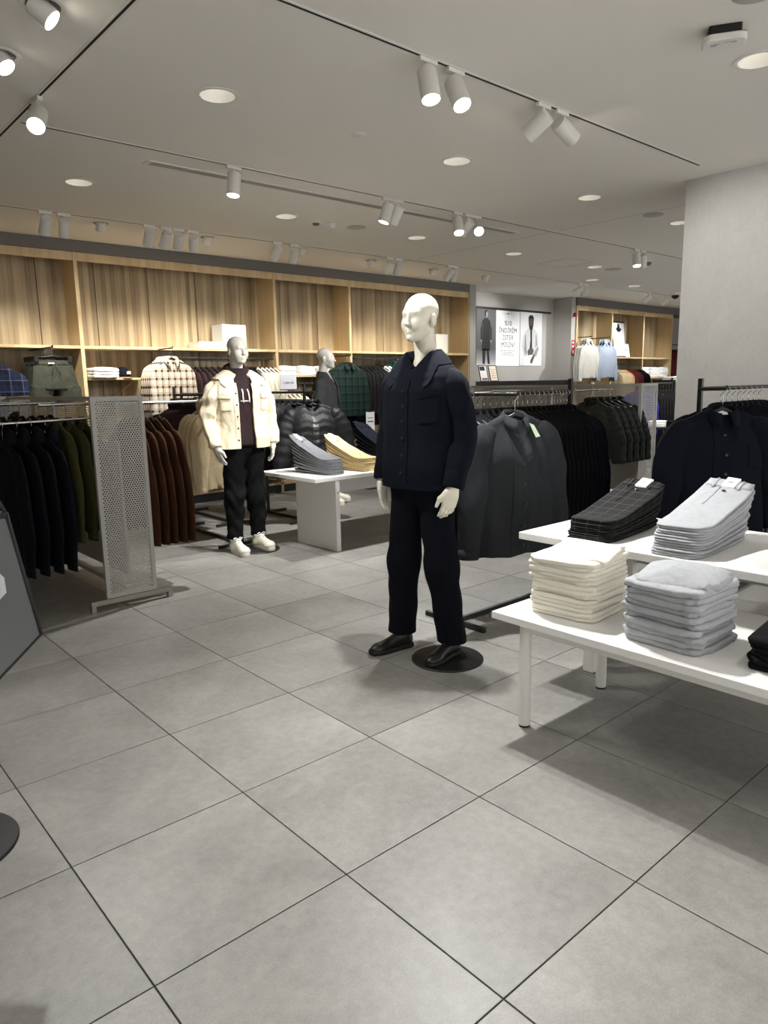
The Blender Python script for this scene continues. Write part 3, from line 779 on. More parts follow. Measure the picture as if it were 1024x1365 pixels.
PROTO = {}
def make_top(key, mat, style='shirt', ws=0.22, wh=0.25, L=0.70, d=0.075, drop=0.06, sl=0.60, out=0.07, sr=(0.082, 0.07, 0.052), quilt=0, q=0.012, seed=0.0, detail=False, fold=0.035, trim=None,
             name='jacket', hem=False, label='', cat='', zip_mat=None):
    t = thing(name, 'x', cat or name); t['half_depth'] = max(d+0.018, sr[0]*0.62+0.008)
    f = body_fn(ws, wh, L, d, drop, fold=fold, seed=seed, quilt=quilt, q=q)
    nu, nv = (44, 30) if detail else (26, 14 if not quilt else max(24, quilt*4))
    grid(f, nu, nv).build('body', mat, t, True)
    for sd in (-1, 1):
        zs = -0.115-drop
        path = [(sd*(ws-0.075), 0, zs+drop*0.42-0.052), (sd*(ws-0.006), 0, zs-0.078), (sd*(ws+0.30*out+0.004), -0.006, zs-0.075-sl*0.24), (sd*(ws+0.68*out+0.006), -0.014+0.012*sd, zs-sl*0.64), (sd*(ws+out), -0.03, zs-sl)]
        sm = limb(path, [sr[0]*0.52, sr[0]*0.92, sr[0], sr[1], sr[2]], 18 if detail else 14, seed+sd*3, 0.20, 5.5, 0.60, quilt=int(quilt*1.0), q=q*0.8, sub=5 if not quilt else 10)
        so = sm.build('sleeve', mat, t, True)
        if detail or style in ('shirt', 'jacket', 'crew', 'hood'):
            e = Vector(path[4]); pr = Vector(path[3]); dr = (e-pr).normalized()
            MB().tube([e-dr*0.055, e-dr*0.02, e+dr*0.004], [sr[2]*1.06, sr[2]*1.08, sr[2]*1.04], 14, True, 1.0, ref=(0, 1, 0)).flat_y(e, 0.62).build('cuff', trim or mat, so, True)
    if style in ('shirt', 'jacket'):
        collar_mb(0.072, 0.05, -0.122, 0.035, 0.05, 0.30, 0.045, n=18 if detail else 12).build('collar', trim or mat, t, True)
        pl = patch(f, -PI/2-0.16, -PI/2+0.16, 0.09, 0.995, 0.004, 3, 18 if detail else 8).build('placket', mat, t, True)
        if detail:
            bm = plain('dark_button', (14, 14, 15), 0.35)
            for k in range(6):
                p = f(-PI/2, 0.14+0.155*k, 0.007)
                MB().lathe([(0, -0.003), (0.008, -0.003), (0.0095, 0), (0.008, 0.002), (0, 0.001)], 14).build('button', bm, pl, 'auto', loc=p, rot=(PI/2, 0, 0))
            patch(f, -PI/2+0.42, -PI/2+0.95, 0.24, 0.42, 0.004, 6, 6).build('pocket', mat, t, True)
    elif style == 'hood':
        hood_mb(seed=seed).build('hood', mat, t, True)
    elif style == 'puffer':
        collar_mb(0.078, 0.058, -0.120, 0.05, 0.01, 0.25, 0.04, n=14, point=0.0, lean=0.0).build('collar', mat, t, True)
        patch(f, -PI/2-0.05, -PI/2+0.05, 0.08, 0.99, 0.003, 2, 24).build('zip', zip_mat or M_BLACK_PL, t)
    elif style == 'crew':
        MB().tube([(0.07*math.sin(a), -0.045*math.cos(a), -0.118-0.03*((1+math.cos(a))/2)**1.5) for a in [2*PI*k/16 for k in range(17)]], 0.009, 6).build('neck_rib', trim or mat, t, True)
    if hem: patch(f, 0.0, 2*PI, 0.92, 1.0, 0.003, 26, 3).build('hem_rib', mat, t, True)
    return t

def place(proto, loc, rz, label, group, cat=None, first=[None], hang=None, scale=None, name=None):
    """the first use moves the prototype itself, every later one copies it"""
    if proto.get('used'):
        r = copy_tree(proto)
    else:
        r = proto; r['used'] = 1
    r.location = loc; r.rotation_euler = (0, 0, rz); r['label'] = label
    if group: r['group'] = group
    if cat: r['category'] = cat
    if scale: r.scale = scale
    if hang: hanger(loc, rz, hang[0], hang[1])
    return r

def squash(proto, gap):
    """garments pressed together on a rail are as thin as the room each one has"""
    return (1.0, max(0.28, min(1.0, 0.98*gap/(2*proto['half_depth']))), 1.0)

def row(protos, p0, p1, n, rz, label, group, hang, jit=0.04, tw=0.10, cat=None, zj=0.0, anchor=None):
    p0, p1 = Vector(p0), Vector(p1); lean = RND.uniform(-tw, tw)*0.6; gap = (p1-p0).length/n
    for k in range(n):
        u = (k+0.5)/n
        p = p0.lerp(p1, u)
        pr = protos[k % len(protos)]
        place(pr, p, rz+lean+RND.uniform(-0.012, 0.012), label if not anchor else '%s, %s from %s' % (label, ORD[k], anchor), group, cat, hang=hang, scale=squash(pr, gap))

# fabrics
F_NAVY = fabric('navy_wool', (12, 15, 25), drape=0.18)
F_NAVY2 = fabric('navy_knit', (12, 14, 23), drape=0.5)
F_BLACK = fabric('black_cotton', (13, 13, 14), drape=0.5)
F_BLACKP = fabric('black_nylon', (16, 16, 18), rough=0.5, spec=0.28, drape=0.22, weave=False, dscale=16)
F_CHAR = fabric('charcoal_wool', (34, 35, 37), drape=0.4)
F_CHAR2 = fabric('dark_grey_melange', (50, 51, 52), drape=0.4, var=0.25)
F_OLIVE = fabric('olive_cotton', (62, 62, 34), drape=0.6)
F_GREENP = fabric('dark_green_nylon', (24, 30, 24), rough=0.5, spec=0.28, weave=False, drape=0.22, dscale=16)
F_BROWN = fabric('rust_brown_fleece', (62, 38, 22), drape=0.6)
F_MAROON = fabric('dark_maroon_fleece', (48, 35, 37), drape=0.5)
F_BEIGE = fabric('beige_fleece', (190, 172, 138), drape=0.5)
F_KHAKI = fabric('khaki_cotton', (134, 125, 100), drape=0.5)
F_CREAM = fabric('cream_corduroy', (222, 210, 182), drape=0.6)
F_CREAM2 = fabric('off_white_cotton', (236, 231, 217), drape=0.4, var=0.05)
F_WHITE = fabric('white_cotton', (238, 238, 236), drape=0.5, var=0.04)
F_GREYM = fabric('grey_marl', (172, 174, 178), drape=0.5, var=0.14)
F_BLUEG = fabric('pale_blue_fleece', (138, 147, 161), drape=0.5)
F_GREY_H = fabric('pale_grey_fleece', (186, 184, 176), drape=0.5)
F_GREEN_S = fabric('grey_green_cotton', (70, 72, 63), drape=0.9)
F_ORANGE = fabric('orange_fleece', (214, 112, 58), drape=0.5)
F_WINE = fabric('wine_red_fleece', (92, 36, 38), drape=0.5)
F_BLUE = fabric('cobalt_cotton', (34, 40, 120), drape=0.5)
F_TAN = fabric('sand_twill', (212, 188, 140), drape=0.4)
F_GREYD = fabric('grey_denim', (110, 112, 116), drape=0.5, var=0.2)
F_BROWNP = fabric('plum_nylon', (46, 34, 36), rough=0.55, spec=0.45, weave=False, dscale=16)
F_PLAID = plaid('brown_cream_plaid', (214, 202, 186), (50, 39, 35), (150, 112, 76), 13.5, 11.0, 0.30)
F_PLAIDN = plaid('navy_plaid', (38, 44, 72), (22, 24, 40), (92, 96, 120), 9, 9, 0.4)
F_PLAIDG = plaid('green_plaid', (30, 50, 46), (18, 26, 26), (52, 70, 64), 9, 9, 0.4)

# ------------------------------------------------------------------ mannequins
M_MANN = plain('mannequin_gloss', (232, 226, 208), 0.32, spec=0.5)
M_MANN2 = plain('mannequin_grey', (196, 192, 182), 0.4, spec=0.5)

def head_mb(cell=0.0042):
    def fn(P):
        d = sd_ell(P, (0, 0.018, 0.042), (0.076, 0.098, 0.080))
        d = smin(d, sd_ell(P, (0, -0.034, -0.012), (0.066, 0.060, 0.080)), 0.03)
        d = smin(d, sd_ell(P, (0, -0.048, -0.078), (0.042, 0.042, 0.036)), 0.03)
        d = smin(d, sd_cap(P, (0.035, 0.0, -0.055), (0.012, -0.06, -0.092), 0.024, 0.016), 0.02)
        d = smin(d, sd_cap(P, (-0.035, 0.0, -0.055), (-0.012, -0.06, -0.092), 0.024, 0.016), 0.02)
        for s in (-1, 1):
            d = smax(d, -sd_ell(P, (s*0.031, -0.118, 0.000), (0.026, 0.023, 0.017)), 0.036)     # eye sockets
            d = smin(d, sd_ell(P, (s*0.034, -0.064, -0.034), (0.026, 0.020, 0.024)), 0.03)       # cheeks
        d = smin(d, sd_cap(P, (-0.034, -0.080, 0.022), (0.034, -0.080, 0.022), 0.008, 0.008), 0.024)
        d = smin(d, sd_cap(P, (0, -0.090, 0.014), (0, -0.108, -0.028), 0.007, 0.0095), 0.012)    # nose
        d = smin(d, sd_ell(P, (0, -0.106, -0.033), (0.0155, 0.014, 0.009)), 0.006)
        d = smin(d, sd_ell(P, (0, -0.0905, -0.0595), (0.0175, 0.0085, 0.0052)), 0.009)              # lips
        d = smin(d, sd_ell(P, (0, -0.0885, -0.0725), (0.0150, 0.0095, 0.0060)), 0.009)
        d = smin(d, sd_ell(P, (0, -0.084, -0.099), (0.019, 0.016, 0.014)), 0.012)
        for s in (-1, 1):
            e = sd_ell(P-np.array((0, 0.25, 0))*(P[..., 2:3]*0.0), (s*0.076, 0.012, -0.012), (0.010, 0.021, 0.034))
            e = smax(e, -sd_ell(P, (s*0.088, 0.006, -0.006), (0.007, 0.011, 0.018)), 0.006)
            d = smin(d, e, 0.006)
        d = smin(d, sd_cap(P, (0, 0.034, -0.05), (0, 0.052, -0.235), 0.049, 0.058), 0.022)        # neck
        d = smin(d, sd_cap(P, (-0.035, 0.035, -0.06), (-0.008, -0.004, -0.215), 0.016, 0.011), 0.025)
        d = smin(d, sd_cap(P, (0.035, 0.035, -0.06), (0.008, -0.004, -0.215), 0.016, 0.011), 0.025)
        d = smin(d, sd_ell(P, (0, 0.05, -0.275), (0.17, 0.075, 0.058)), 0.05)                    # upper chest
        return d
    return nets(fn, (-0.20, -0.14, -0.33), (0.20, 0.15, 0.14), cell)

def hand_mb(side, cell=0.003):
    """relaxed hand hanging down, thumb to the front (-y); side +1 = palm faces -x"""
    def fn(P):
        P = P*np.array((side, 1, 1))
        d = sd_ell(P, (0, 0.002, -0.052), (0.017, 0.042, 0.054))
        d = smin(d, sd_cap(P, (0, 0.004, 0.10), (0, 0.002, -0.02), 0.033, 0.026), 0.03)
        fing = [(-0.028, 0.070, 0.35), (-0.0085, 0.078, 0.45), (0.0115, 0.073, 0.55), (0.030, 0.058, 0.65)]
        for y, ln, cu in fing:
            a = np.array((-0.002, y, -0.088 if abs(y) < 0.02 else -0.082)); k = a
            ang = cu*0.45
            for n, (seg, r0, r1) in enumerate(((0.46, 0.0098, 0.0092), (0.30, 0.0092, 0.0084), (0.24, 0.0084, 0.007))):
                b = k+ln*seg*np.array((-math.sin(ang), (y*0.9)*0.6, -math.cos(ang)))
                d = smin(d, sd_cap(P, k, b, r0, r1), 0.005 if n else 0.010)
                k = b; ang += cu*0.7
        d = smin(d, sd_cap(P, (0, -0.022, -0.02), (-0.010, -0.052, -0.058), 0.017, 0.012), 0.02)
        d = smin(d, sd_cap(P, (-0.010, -0.052, -0.058), (-0.018, -0.056, -0.100), 0.0115, 0.0085), 0.006)
        return d
    return nets(fn, (-0.085, -0.085, -0.19), (0.085, 0.07, 0.12), cell)

def shoe_mb(kind, cell=0.005):
    def fn(P):
        if kind == 'boot':
            d = sd_cap(P, (0, 0.085, 0.042), (0, -0.115, 0.028), 0.036, 0.026)
            d = smin(d, sd_ell(P, (0, -0.108, 0.026), (0.041, 0.064, 0.027)), 0.025)
            d = smin(d, sd_cap(P, (0, 0.078, 0.05), (0, 0.082, 0.16), 0.039, 0.045), 0.04)
            d = smin(d, sd_cap(P, (0, 0.03, 0.072), (0, -0.07, 0.036), 0.027, 0.018), 0.03)
        else:
            d = sd_cap(P, (0, 0.09, 0.055), (0, -0.11, 0.045), 0.045, 0.036)
            d = smin(d, sd_ell(P, (0, -0.115, 0.045), (0.052, 0.06, 0.036)), 0.03)
            d = smin(d, sd_cap(P, (0, 0.09, 0.06), (0, 0.085, 0.105), 0.044, 0.044), 0.04)
            d = smin(d, sd_cap(P, (0, 0.045, 0.10), (0, -0.06, 0.062), 0.032, 0.028), 0.03)
        return smax(d, 0.014-P[..., 2], 0.004)
    return nets(fn, (-0.075, -0.20, 0.0), (0.075, 0.16, 0.24), cell)
def sole_mb(h, grow=0.0, wave=0.0):
    tab = [(-0.176, 0.012), (-0.165, 0.032), (-0.13, 0.047), (-0.08, 0.050), (-0.02, 0.042), (0.04, 0.039), (0.09, 0.043), (0.12, 0.036), (0.132, 0.016)]
    pts = [(w_*0.9+grow, y) for y, w_ in tab]+[(-w_*0.9-grow, y) for y, w_ in tab[::-1]]
    n = len(pts)
    def ring(k, z, zz=0): return [(x*k, y*(1+(k-1)*0.3), z+zz*abs(y)) for x, y in pts]
    return MB().loft([ring(0.93, 0.0), ring(1.0, h*0.25), ring(1.02+wave, h*0.6), ring(0.97, h), ring(0.8, h*1.05)])

def make_shoe(kind, parent, loc, rz, mat, sole_mat, lace_mat=None):
    up = shoe_mb(kind).build('shoe', mat, parent, True, loc=loc, rot=(0, 0, rz)); up.scale = (0.95, 0.90, 1.0)
    sole_mb(0.024 if kind == 'boot' else 0.038, 0.003, 0.02).build('sole', sole_mat, up, 'auto')
    if lace_mat:
        mb = MB()
        for k in range(4):
            y = 0.015-k*0.024; z = 0.118-k*0.0135
            mb.tube([(-0.030, y, z-0.012), (-0.015, y-0.006, z+0.006), (0.0, y-0.009, z+0.010), (0.015, y-0.006, z+0.006), (0.030, y, z-0.012)], 0.0042, 6)
        for s in (-1, 1): mb.tube([(0, 0.02, 0.128), (s*0.02, 0.018, 0.145), (s*0.045, 0.015, 0.14), (s*0.03, 0.010, 0.128), (s*0.005, 0.015, 0.126)], 0.0035, 6)
        mb.build('laces', lace_mat, up, True)
        MB().tube([(0.052*math.cos(a), 0.085-0.0+0.05*math.sin(a), 0.125+0.008*math.sin(a)) for a in [2*PI*k/18 for k in range(19)]], 0.007, 8).build('ankle_pad', mat, up, True)
    return up

def torso_fn(tab, seed=0.0, wr=0.010, zlo=0.92, zhi=1.60, ex=0.82, gape=0.0, dip=0.0, dp=4.0):
    """tab rows: z, half width, half depth, centre y;  f(a, v) with v = 0 at the collar, 1 at the hem"""
    def f(a, v, off=0.0):
        z = lerp(zhi, zlo, v); hw, hd, y0 = table(tab, z)
        c, s = math.cos(a), math.sin(a)
        n = wr*sst((zhi-z)/0.25)*(nz(c*1.6+seed, s*1.6, z*5.0)+0.7*nz(c*3.5, s*3.5+seed, z*9.0))
        if dip and s < 0: z -= dip*max(0.0, 1-abs(math.asin(max(-1, min(1, c))))/0.95)**1.15*(1-v)**3; hw, hd, y0 = table(tab, z)
        x = (hw+off+n)*spw(c, ex); y = y0+(hd+off+n)*spw(s, ex)
        return (x, y, z+0.004*nz(c*2+seed, s*2, 3.0)*sst(v*2))
    return f

JTAB = [(0.90, 0.228, 0.148, 0.0), (1.00, 0.226, 0.150, 0.0), (1.15, 0.214, 0.142, 0.004), (1.30, 0.218, 0.142, 0.006), (1.40, 0.222, 0.138, 0.010), (1.47, 0.214, 0.118, 0.016),
        (1.515, 0.190, 0.096, 0.022), (1.545, 0.150, 0.080, 0.026), (1.570, 0.108, 0.070, 0.028), (1.60, 0.066, 0.060, 0.030)]

def arm(parent, sd, mat, shx, shz, elbow, wrist, name='sleeve', r=(0.088, 0.082, 0.070, 0.058), cuff=True, seed=0, wr=0.10, flat=0.92):
    path = [(sd*(shx-0.052), 0.020, shz+0.010), (sd*(shx+0.008), 0.020, shz-0.042), lerp3((sd*(shx+0.022), 0.02, shz-0.06), elbow, 0.42), elbow, lerp3(elbow, wrist, 0.55), wrist]
    so = limb(path, [r[0]*0.66, r[0]*0.95, r[0]*0.97, r[1], r[2], r[3]], 26, seed, wr, 8, flat, sub=8).build(name, mat, parent, True)
    if cuff:
        e = Vector(wrist); dr = (e-Vector(elbow)).normalized()
        MB().tube([e-dr*0.075, e-dr*0.07, e-dr*0.0, e+dr*0.008], [r[3]*1.06, r[3]*1.10, r[3]*1.06, r[3]*1.0], 20, True, flat, ref=(0, 1, 0)).build('cuff', mat, so, True)
    return so
def lerp3(a, b, t): return tuple(lerp(p, q, t) for p, q in zip(a, b))

def trousers(parent, mat, ankles, seed=0, hem=0.10, rk=(0.112, 0.100, 0.086, 0.078), name='trousers', wr=0.004, top=1.0, cell=0.009):
    def fn(P):
        Q = P*np.array((1.0, 1.06, 1.0)); x, y, z = P[..., 0], P[..., 1], P[..., 2]
        d = sd_cap(Q, (-0.062, 0, 0.955), (0.062, 0, 0.955), 0.108, 0.108)
        legs = None
        for sd, (ax, ay) in ankles.items():
            hx = sd*0.086; kn = (lerp(hx, ax, 0.50), lerp(0.0, ay, 0.45)-0.008, 0.50)
            l = smin(sd_cap(Q, (hx, 0.0, 0.90), kn, rk[0], rk[1]), sd_cap(Q, kn, (ax, (ay+0.012), hem-0.02), rk[1], rk[3]), 0.06)
            legs = l if legs is None else smin(legs, l, 0.018)
        d = smin(d, legs, 0.05)
        d = d+wr*(np.sin(z*42+5*np.sin(x*17+seed)+3*np.sin(y*21))*np.clip(1.35-abs(z-0.25)*2.0, 0.25, 1)+np.sin(z*23-x*30+seed))
        d = smax(d, z-top, 0.006)
        return smax(d, hem-z, 0.006)
    return nets(fn, (-0.36, -0.20, hem-0.03), (0.36, 0.20, top+0.03), cell).build(name, mat, parent, True)

def base_disc(parent, x, y, r, rod=None):
    MB().lathe([(0, 0), (r, 0), (r, 0.006), (r-0.003, 0.009), (0, 0.009)], 56).build('base_disc', M_BLACK, parent, 'auto', loc=(x, y, 0.0))

BUTTON = plain('horn_button', (30, 30, 34), 0.3)
def buttons(f, parent, vs, a, off, mat=BUTTON, r=0.0085):
    for v in vs:
        p = Vector(f(a, v, off)); p2 = Vector(f(a, v, off+0.01)); n = (p2-p).normalized()
        MB().lathe([(0, -0.002), (r*0.9, -0.002), (r, 0.001), (r*0.8, 0.003), (r*0.4, 0.002), (0, 0.002)], 16).build('button', mat, parent, 'auto', loc=p, rot=n.to_track_quat('Z', 'Y').to_euler())
# ------------------------------------------------------------------ mannequin in navy overshirt
def mann_common(t, mat, turn, zc=1.762, tilt=0.0):
    h = head_mb().build('head', mat, t, True, loc=(0, 0.0, zc), rot=(tilt, 0, 0))
    h.rotation_euler = (tilt, 0, turn)
    return h

t = thing('mannequin', 'glossy white mannequin in navy wool overshirt and navy trousers on a black disc', 'mannequin', (2.63, 1.13, 0), -PI/2+math.radians(6))
mann_common(t, M_MANN, math.radians(2))
f = torso_fn(JTAB, 1.3, 0.007, 0.915, 1.580, dip=0.085, dp=5.0)
jk = grid(f, 64, 46).build('overshirt', F_NAVY, t, True)
collar_on(JTAB, 1.572, 0.084, 0.066, 0.028, 0.040, 0.036, 0.10, 0.085, 0.034, 0.34, n=44).build('collar', F_NAVY, jk, 'auto')
pl = patch(f, -PI/2-0.10, -PI/2+0.07, 0.10, 0.998, 0.004, 4, 40).build('placket', F_NAVY, jk, True)
buttons(f, jk, [0.20, 0.335, 0.47, 0.605, 0.74, 0.875], -PI/2-0.015, 0.006)
patch(f, -PI/2+0.34, -PI/2+0.92, 0.275, 0.49, 0.005, 10, 10).build('chest_pocket', F_NAVY, jk, True)
patch(f, -PI/2+0.33, -PI/2+0.93, 0.268, 0.292, 0.008, 10, 2).build('pocket_edge', F_NAVY, jk, True)
patch(f, 0, 2*PI, 0.955, 1.0, 0.003, 60, 2).build('hem_band', F_NAVY, jk, True)
# its left arm is on the aisle side
arm(jk, 1, F_NAVY, 0.186, 1.468, (0.243, 0.035, 1.185), (0.246, -0.050, 0.935), seed=2, r=(0.080, 0.074, 0.064, 0.055), wr=0.16)
arm(jk, -1, F_NAVY, 0.186, 1.468, (-0.233, 0.030, 1.185), (-0.222, -0.050, 0.945), seed=5, r=(0.080, 0.074, 0.064, 0.055), wr=0.16)
h = hand_mb(1).build('hand', M_MANN, t, True, loc=(0.246, -0.056, 0.925)); h.rotation_euler = (math.radians(-12), math.radians(6), math.radians(-25))
h = hand_mb(-1).build('hand', M_MANN, t, True, loc=(-0.222, -0.056, 0.935)); h.rotation_euler = (math.radians(-10), math.radians(-3), math.radians(15))
ANK = {1: (0.160, 0.045), -1: (-0.150, -0.01)}
trousers(t, F_NAVY2, ANK, 3, hem=0.085, rk=(0.097, 0.084, 0.086, 0.078), wr=0.0018)
M_LEATH = plain('black_leather', (20, 19, 19), 0.34, var=0.1, scale=40)
M_RUBB = plain('black_rubber', (14, 14, 14), 0.6)
make_shoe('boot', t, (0.160, -0.012, 0.009), math.radians(4), M_LEATH, M_RUBB)
make_shoe('boot', t, (-0.150, -0.066, 0.0), math.radians(-14), M_LEATH, M_RUBB)
base_disc(t, 0.160, 0.01, 0.190)

# ------------------------------------------------------------------ mannequin in cream jacket
t = thing('mannequin', 'grey-white mannequin in open cream corduroy jacket over dark hoodie with white sneakers', 'mannequin', (3.24, 3.98, 0), math.radians(-8))
mann_common(t, M_MANN2, math.radians(6), 1.745)
hf = torso_fn([(z, a*0.90, b*0.90, c) for z, a, b, c in JTAB], 4.1, 0.008, 0.945, 1.598)
hd = grid(hf, 44, 30).build('hoodie', F_MAROON, t, True)
MB().tube([(0.082*math.sin(a), 0.03-0.072*math.cos(a)+0.03*(1-math.cos(a))/2, 1.570+0.035*(1-math.cos(a))/2-0.12*((1+math.cos(a))/2)**3) for a in [0.28+(2*PI-0.56)*k/20 for k in range(21)]],
          [0.016+0.036*math.sin(PI*k/20) for k in range(21)], 12, True, 0.8).build('hood', F_MAROON, hd, True)
for s in (-1, 1):
    MB().tube([(s*0.024, -0.108, 1.42), (s*0.026, -0.128, 1.39), (s*0.028, -0.136, 1.35), (s*0.027, -0.140, 1.31)], 0.0055, 8).build('drawstring', F_CREAM2, hd, True)
patch(hf, -PI/2-0.16, -PI/2+0.14, 0.415, 0.428, 0.003, 4, 2).build('chest_print', plain('white_print', (230, 230, 228), 0.8), hd)
jf = torso_fn([(z, a*1.10, b*1.10, c) for z, a, b, c in JTAB], 7.7, 0.014, 0.925, 1.575, dip=0.05)
def open_shell(f, a0, a1, na, nv, v0=0.03):
    mb = MB(); P = []
    for i in range(nv+1):
        v = lerp(v0, 1, i/nv); g_ = 0.10*(1-sst(v/0.35))+0.0
        P.append([f(lerp(a0+g_, a1-g_, j/na), v, 0.0) for j in range(na+1)])
    Q = [[f(lerp(a0+0.1*(1-sst(lerp(v0, 1, i/nv)/0.35)), a1-0.1*(1-sst(lerp(v0, 1, i/nv)/0.35)), j/na), lerp(v0, 1, i/nv), -0.008) for j in range(na+1)] for i in range(nv+1)]
    for i in range(nv+1): pass
    rows = [P[i]+Q[i][::-1] for i in range(nv+1)]
    mb.loft(rows, cap=False)
    n = 2*(na+1)
    for base in (0, nv*n):
        for j in range(na): mb.f.append((base+j, base+j+1, base+n-2-j, base+n-1-j))
    return mb
jk = open_shell(jf, -PI/2+0.17, 1.5*PI-0.24, 60, 40).build('jacket', F_CREAM, t, True)
collar_on([(z, a*1.10, b*1.10, c) for z, a, b, c in JTAB], 1.560, 0.105, 0.080, 0.028, 0.030, 0.045, 0.45, 0.07, 0.030, 0.2, n=34, off=0.016).build('collar', F_CREAM, jk, 'auto')
HORN = plain('brown_button', (84, 74, 58), 0.35)
patch(jf, 1.5*PI-0.40, 1.5*PI-0.245, 0.12, 0.998, 0.005, 3, 30).build('placket', F_CREAM, jk, True)
patch(jf, -PI/2+0.175, -PI/2+0.33, 0.12, 0.998, 0.005, 3, 30).build('placket', F_CREAM, jk, True)
buttons(jf, jk, [0.27, 0.425, 0.58, 0.735, 0.89], 1.5*PI-0.31, 0.007, HORN)
for a0, a1 in ((-PI/2-1.02, -PI/2-0.50), (-PI/2+0.46, -PI/2+0.98)):
    fl = patch(jf, a0, a1, 0.275, 0.345, 0.020, 8, 4).build('pocket_flap', F_CREAM, jk, True)
    patch(jf, a0+0.01, a1-0.01, 0.29, 0.50, 0.008, 8, 8).build('chest_pocket', F_CREAM, jk, True)
patch(jf, -PI/2+0.18, 1.5*PI-0.25, 0.955, 1.0, 0.003, 50, 2).build('hem_band', F_CREAM, jk, True)
arm(jk, 1, F_CREAM, 0.200, 1.452, (0.262, 0.03, 1.18), (0.258, -0.05, 0.955), seed=11, wr=0.26, r=(0.088, 0.082, 0.070, 0.056))
arm(jk, -1, F_CREAM, 0.200, 1.452, (-0.268, 0.03, 1.18), (-0.262, -0.06, 0.945), seed=17, wr=0.28, r=(0.088, 0.082, 0.070, 0.056))
h = hand_mb(1).build('hand', M_MANN2, t, True, loc=(0.258, -0.056, 0.945)); h.rotation_euler = (math.radians(-14), math.radians(4), math.radians(-10))
h = hand_mb(-1).build('hand', M_MANN2, t, True, loc=(-0.262, -0.066, 0.935)); h.rotation_euler = (math.radians(-18), math.radians(-6), math.radians(18))
trousers(t, F_BLACK, {1: (0.125, 0.03), -1: (-0.115, -0.01)}, 9, hem=0.125, rk=(0.100, 0.086, 0.080, 0.064), wr=0.006)
M_SNK = plain('cream_sneaker', (222, 216, 200), 0.6, var=0.06, scale=60)
M_SNKS = plain('cream_sole', (214, 208, 194), 0.5)
make_shoe('sneaker', t, (0.125, -0.045, 0.011), math.radians(10), M_SNK, M_SNKS, F_WHITE)
make_shoe('sneaker', t, (-0.115, -0.085, 0.0), math.radians(2), M_SNK, M_SNKS, F_WHITE)
base_disc(t, 0.09, -0.02, 0.19)

# ------------------------------------------------------------------ mannequin in charcoal overshirt
t = thing('mannequin', 'grey mannequin in charcoal overshirt turned sideways behind the table of folded trousers', 'mannequin', (5.32, 5.50, 0), math.radians(36))
mann_common(t, M_MANN2, math.radians(6), 1.755)
tf = torso_fn([(z, a*0.86, b*0.86, c) for z, a, b, c in JTAB], 4.1, 0.006, 1.0, 1.595)
grid(tf, 32, 16).build('undershirt', F_GREYM, t, True)
f = torso_fn([(z, a*1.02, b*1.02, c) for z, a, b, c in JTAB], 2.2, 0.010, 0.93, 1.58, dip=0.07)
jk = open_shell(f, -PI/2+0.05, 1.5*PI-0.05, 44, 30, 0.02).build('overshirt', F_CHAR2, t, True)
collar_on([(z, a*1.02, b*1.02, c) for z, a, b, c in JTAB], 1.570, 0.086, 0.068, 0.028, 0.036, 0.034, 0.2, 0.08, 0.04, 0.3, n=30).build('collar', F_CHAR2, jk, 'auto')
buttons(f, jk, [0.25, 0.42, 0.6, 0.78], -PI/2-0.02, 0.004)
arm(jk, 1, F_CHAR2, 0.186, 1.466, (0.262, 0.04, 1.18), (0.255, -0.05, 0.94), seed=21)
arm(jk, -1, F_CHAR2, 0.186, 1.466, (-0.262, 0.04, 1.18), (-0.262, -0.05, 0.94), seed=25)
h = hand_mb(1, 0.004).build('hand', M_MANN2, t, True, loc=(0.255, -0.056, 0.93)); h.rotation_euler = (math.radians(-14), 0, 0)
h = hand_mb(-1, 0.004).build('hand', M_MANN2, t, True, loc=(-0.262, -0.056, 0.93)); h.rotation_euler = (math.radians(-14), 0, 0)
trousers(t, F_BLACK, {1: (0.12, 0.0), -1: (-0.12, 0.0)}, 19, hem=0.12)
make_shoe('sneaker', t, (0.12, -0.06, 0.009), math.radians(8), M_SNK, M_SNKS, F_WHITE)
make_shoe('sneaker', t, (-0.12, -0.06, 0.0), math.radians(-8), M_SNK, M_SNKS, F_WHITE)
base_disc(t, 0.10, 0.0, 0.19)

# ------------------------------------------------------------------ tables
def white_table(name, label, x0, x1, y0, y1, z, th, mat=M_WHITE):
    t = thing(name, label, 'table', ((x0+x1)/2, (y0+y1)/2, 0)); ox, oy = (x0+x1)/2, (y0+y1)/2
    box('table_top', x0-ox, x1-ox, y0-oy, y1-oy, z-th, z, mat, t, bevel=0.003)
    return t, ox, oy
# low table, round legs
t, ox, oy = white_table('low_table', 'low white display table with round legs carrying sweatshirts, pulled from under the taller one', 2.262, 2.99, -1.35, 0.340, 0.50, 0.030)
for x, y in ((2.345, 0.225), (2.915, 0.215), (2.345, -1.24), (2.915, -1.24)):
    lg = MB().lathe([(0.022, 0.006), (0.0245, 0.010), (0.0245, 0.466), (0.0225, 0.4695)], 24).build('leg', M_WHITE_M, t, 'auto', loc=(x-ox, y-oy, 0))
    MB().lathe([(0.0235, 0.0), (0.0235, 0.009)], 24).build('foot_cap', M_BLACK_PL, lg, 'auto')
box('apron', 2.30-ox, 2.32-ox, -1.22-oy, 0.20-oy, 0.435, 0.469, M_WHITE_M, t)
box('apron', 2.93-ox, 2.95-ox, -1.22-oy, 0.20-oy, 0.435, 0.469, M_WHITE_M, t)
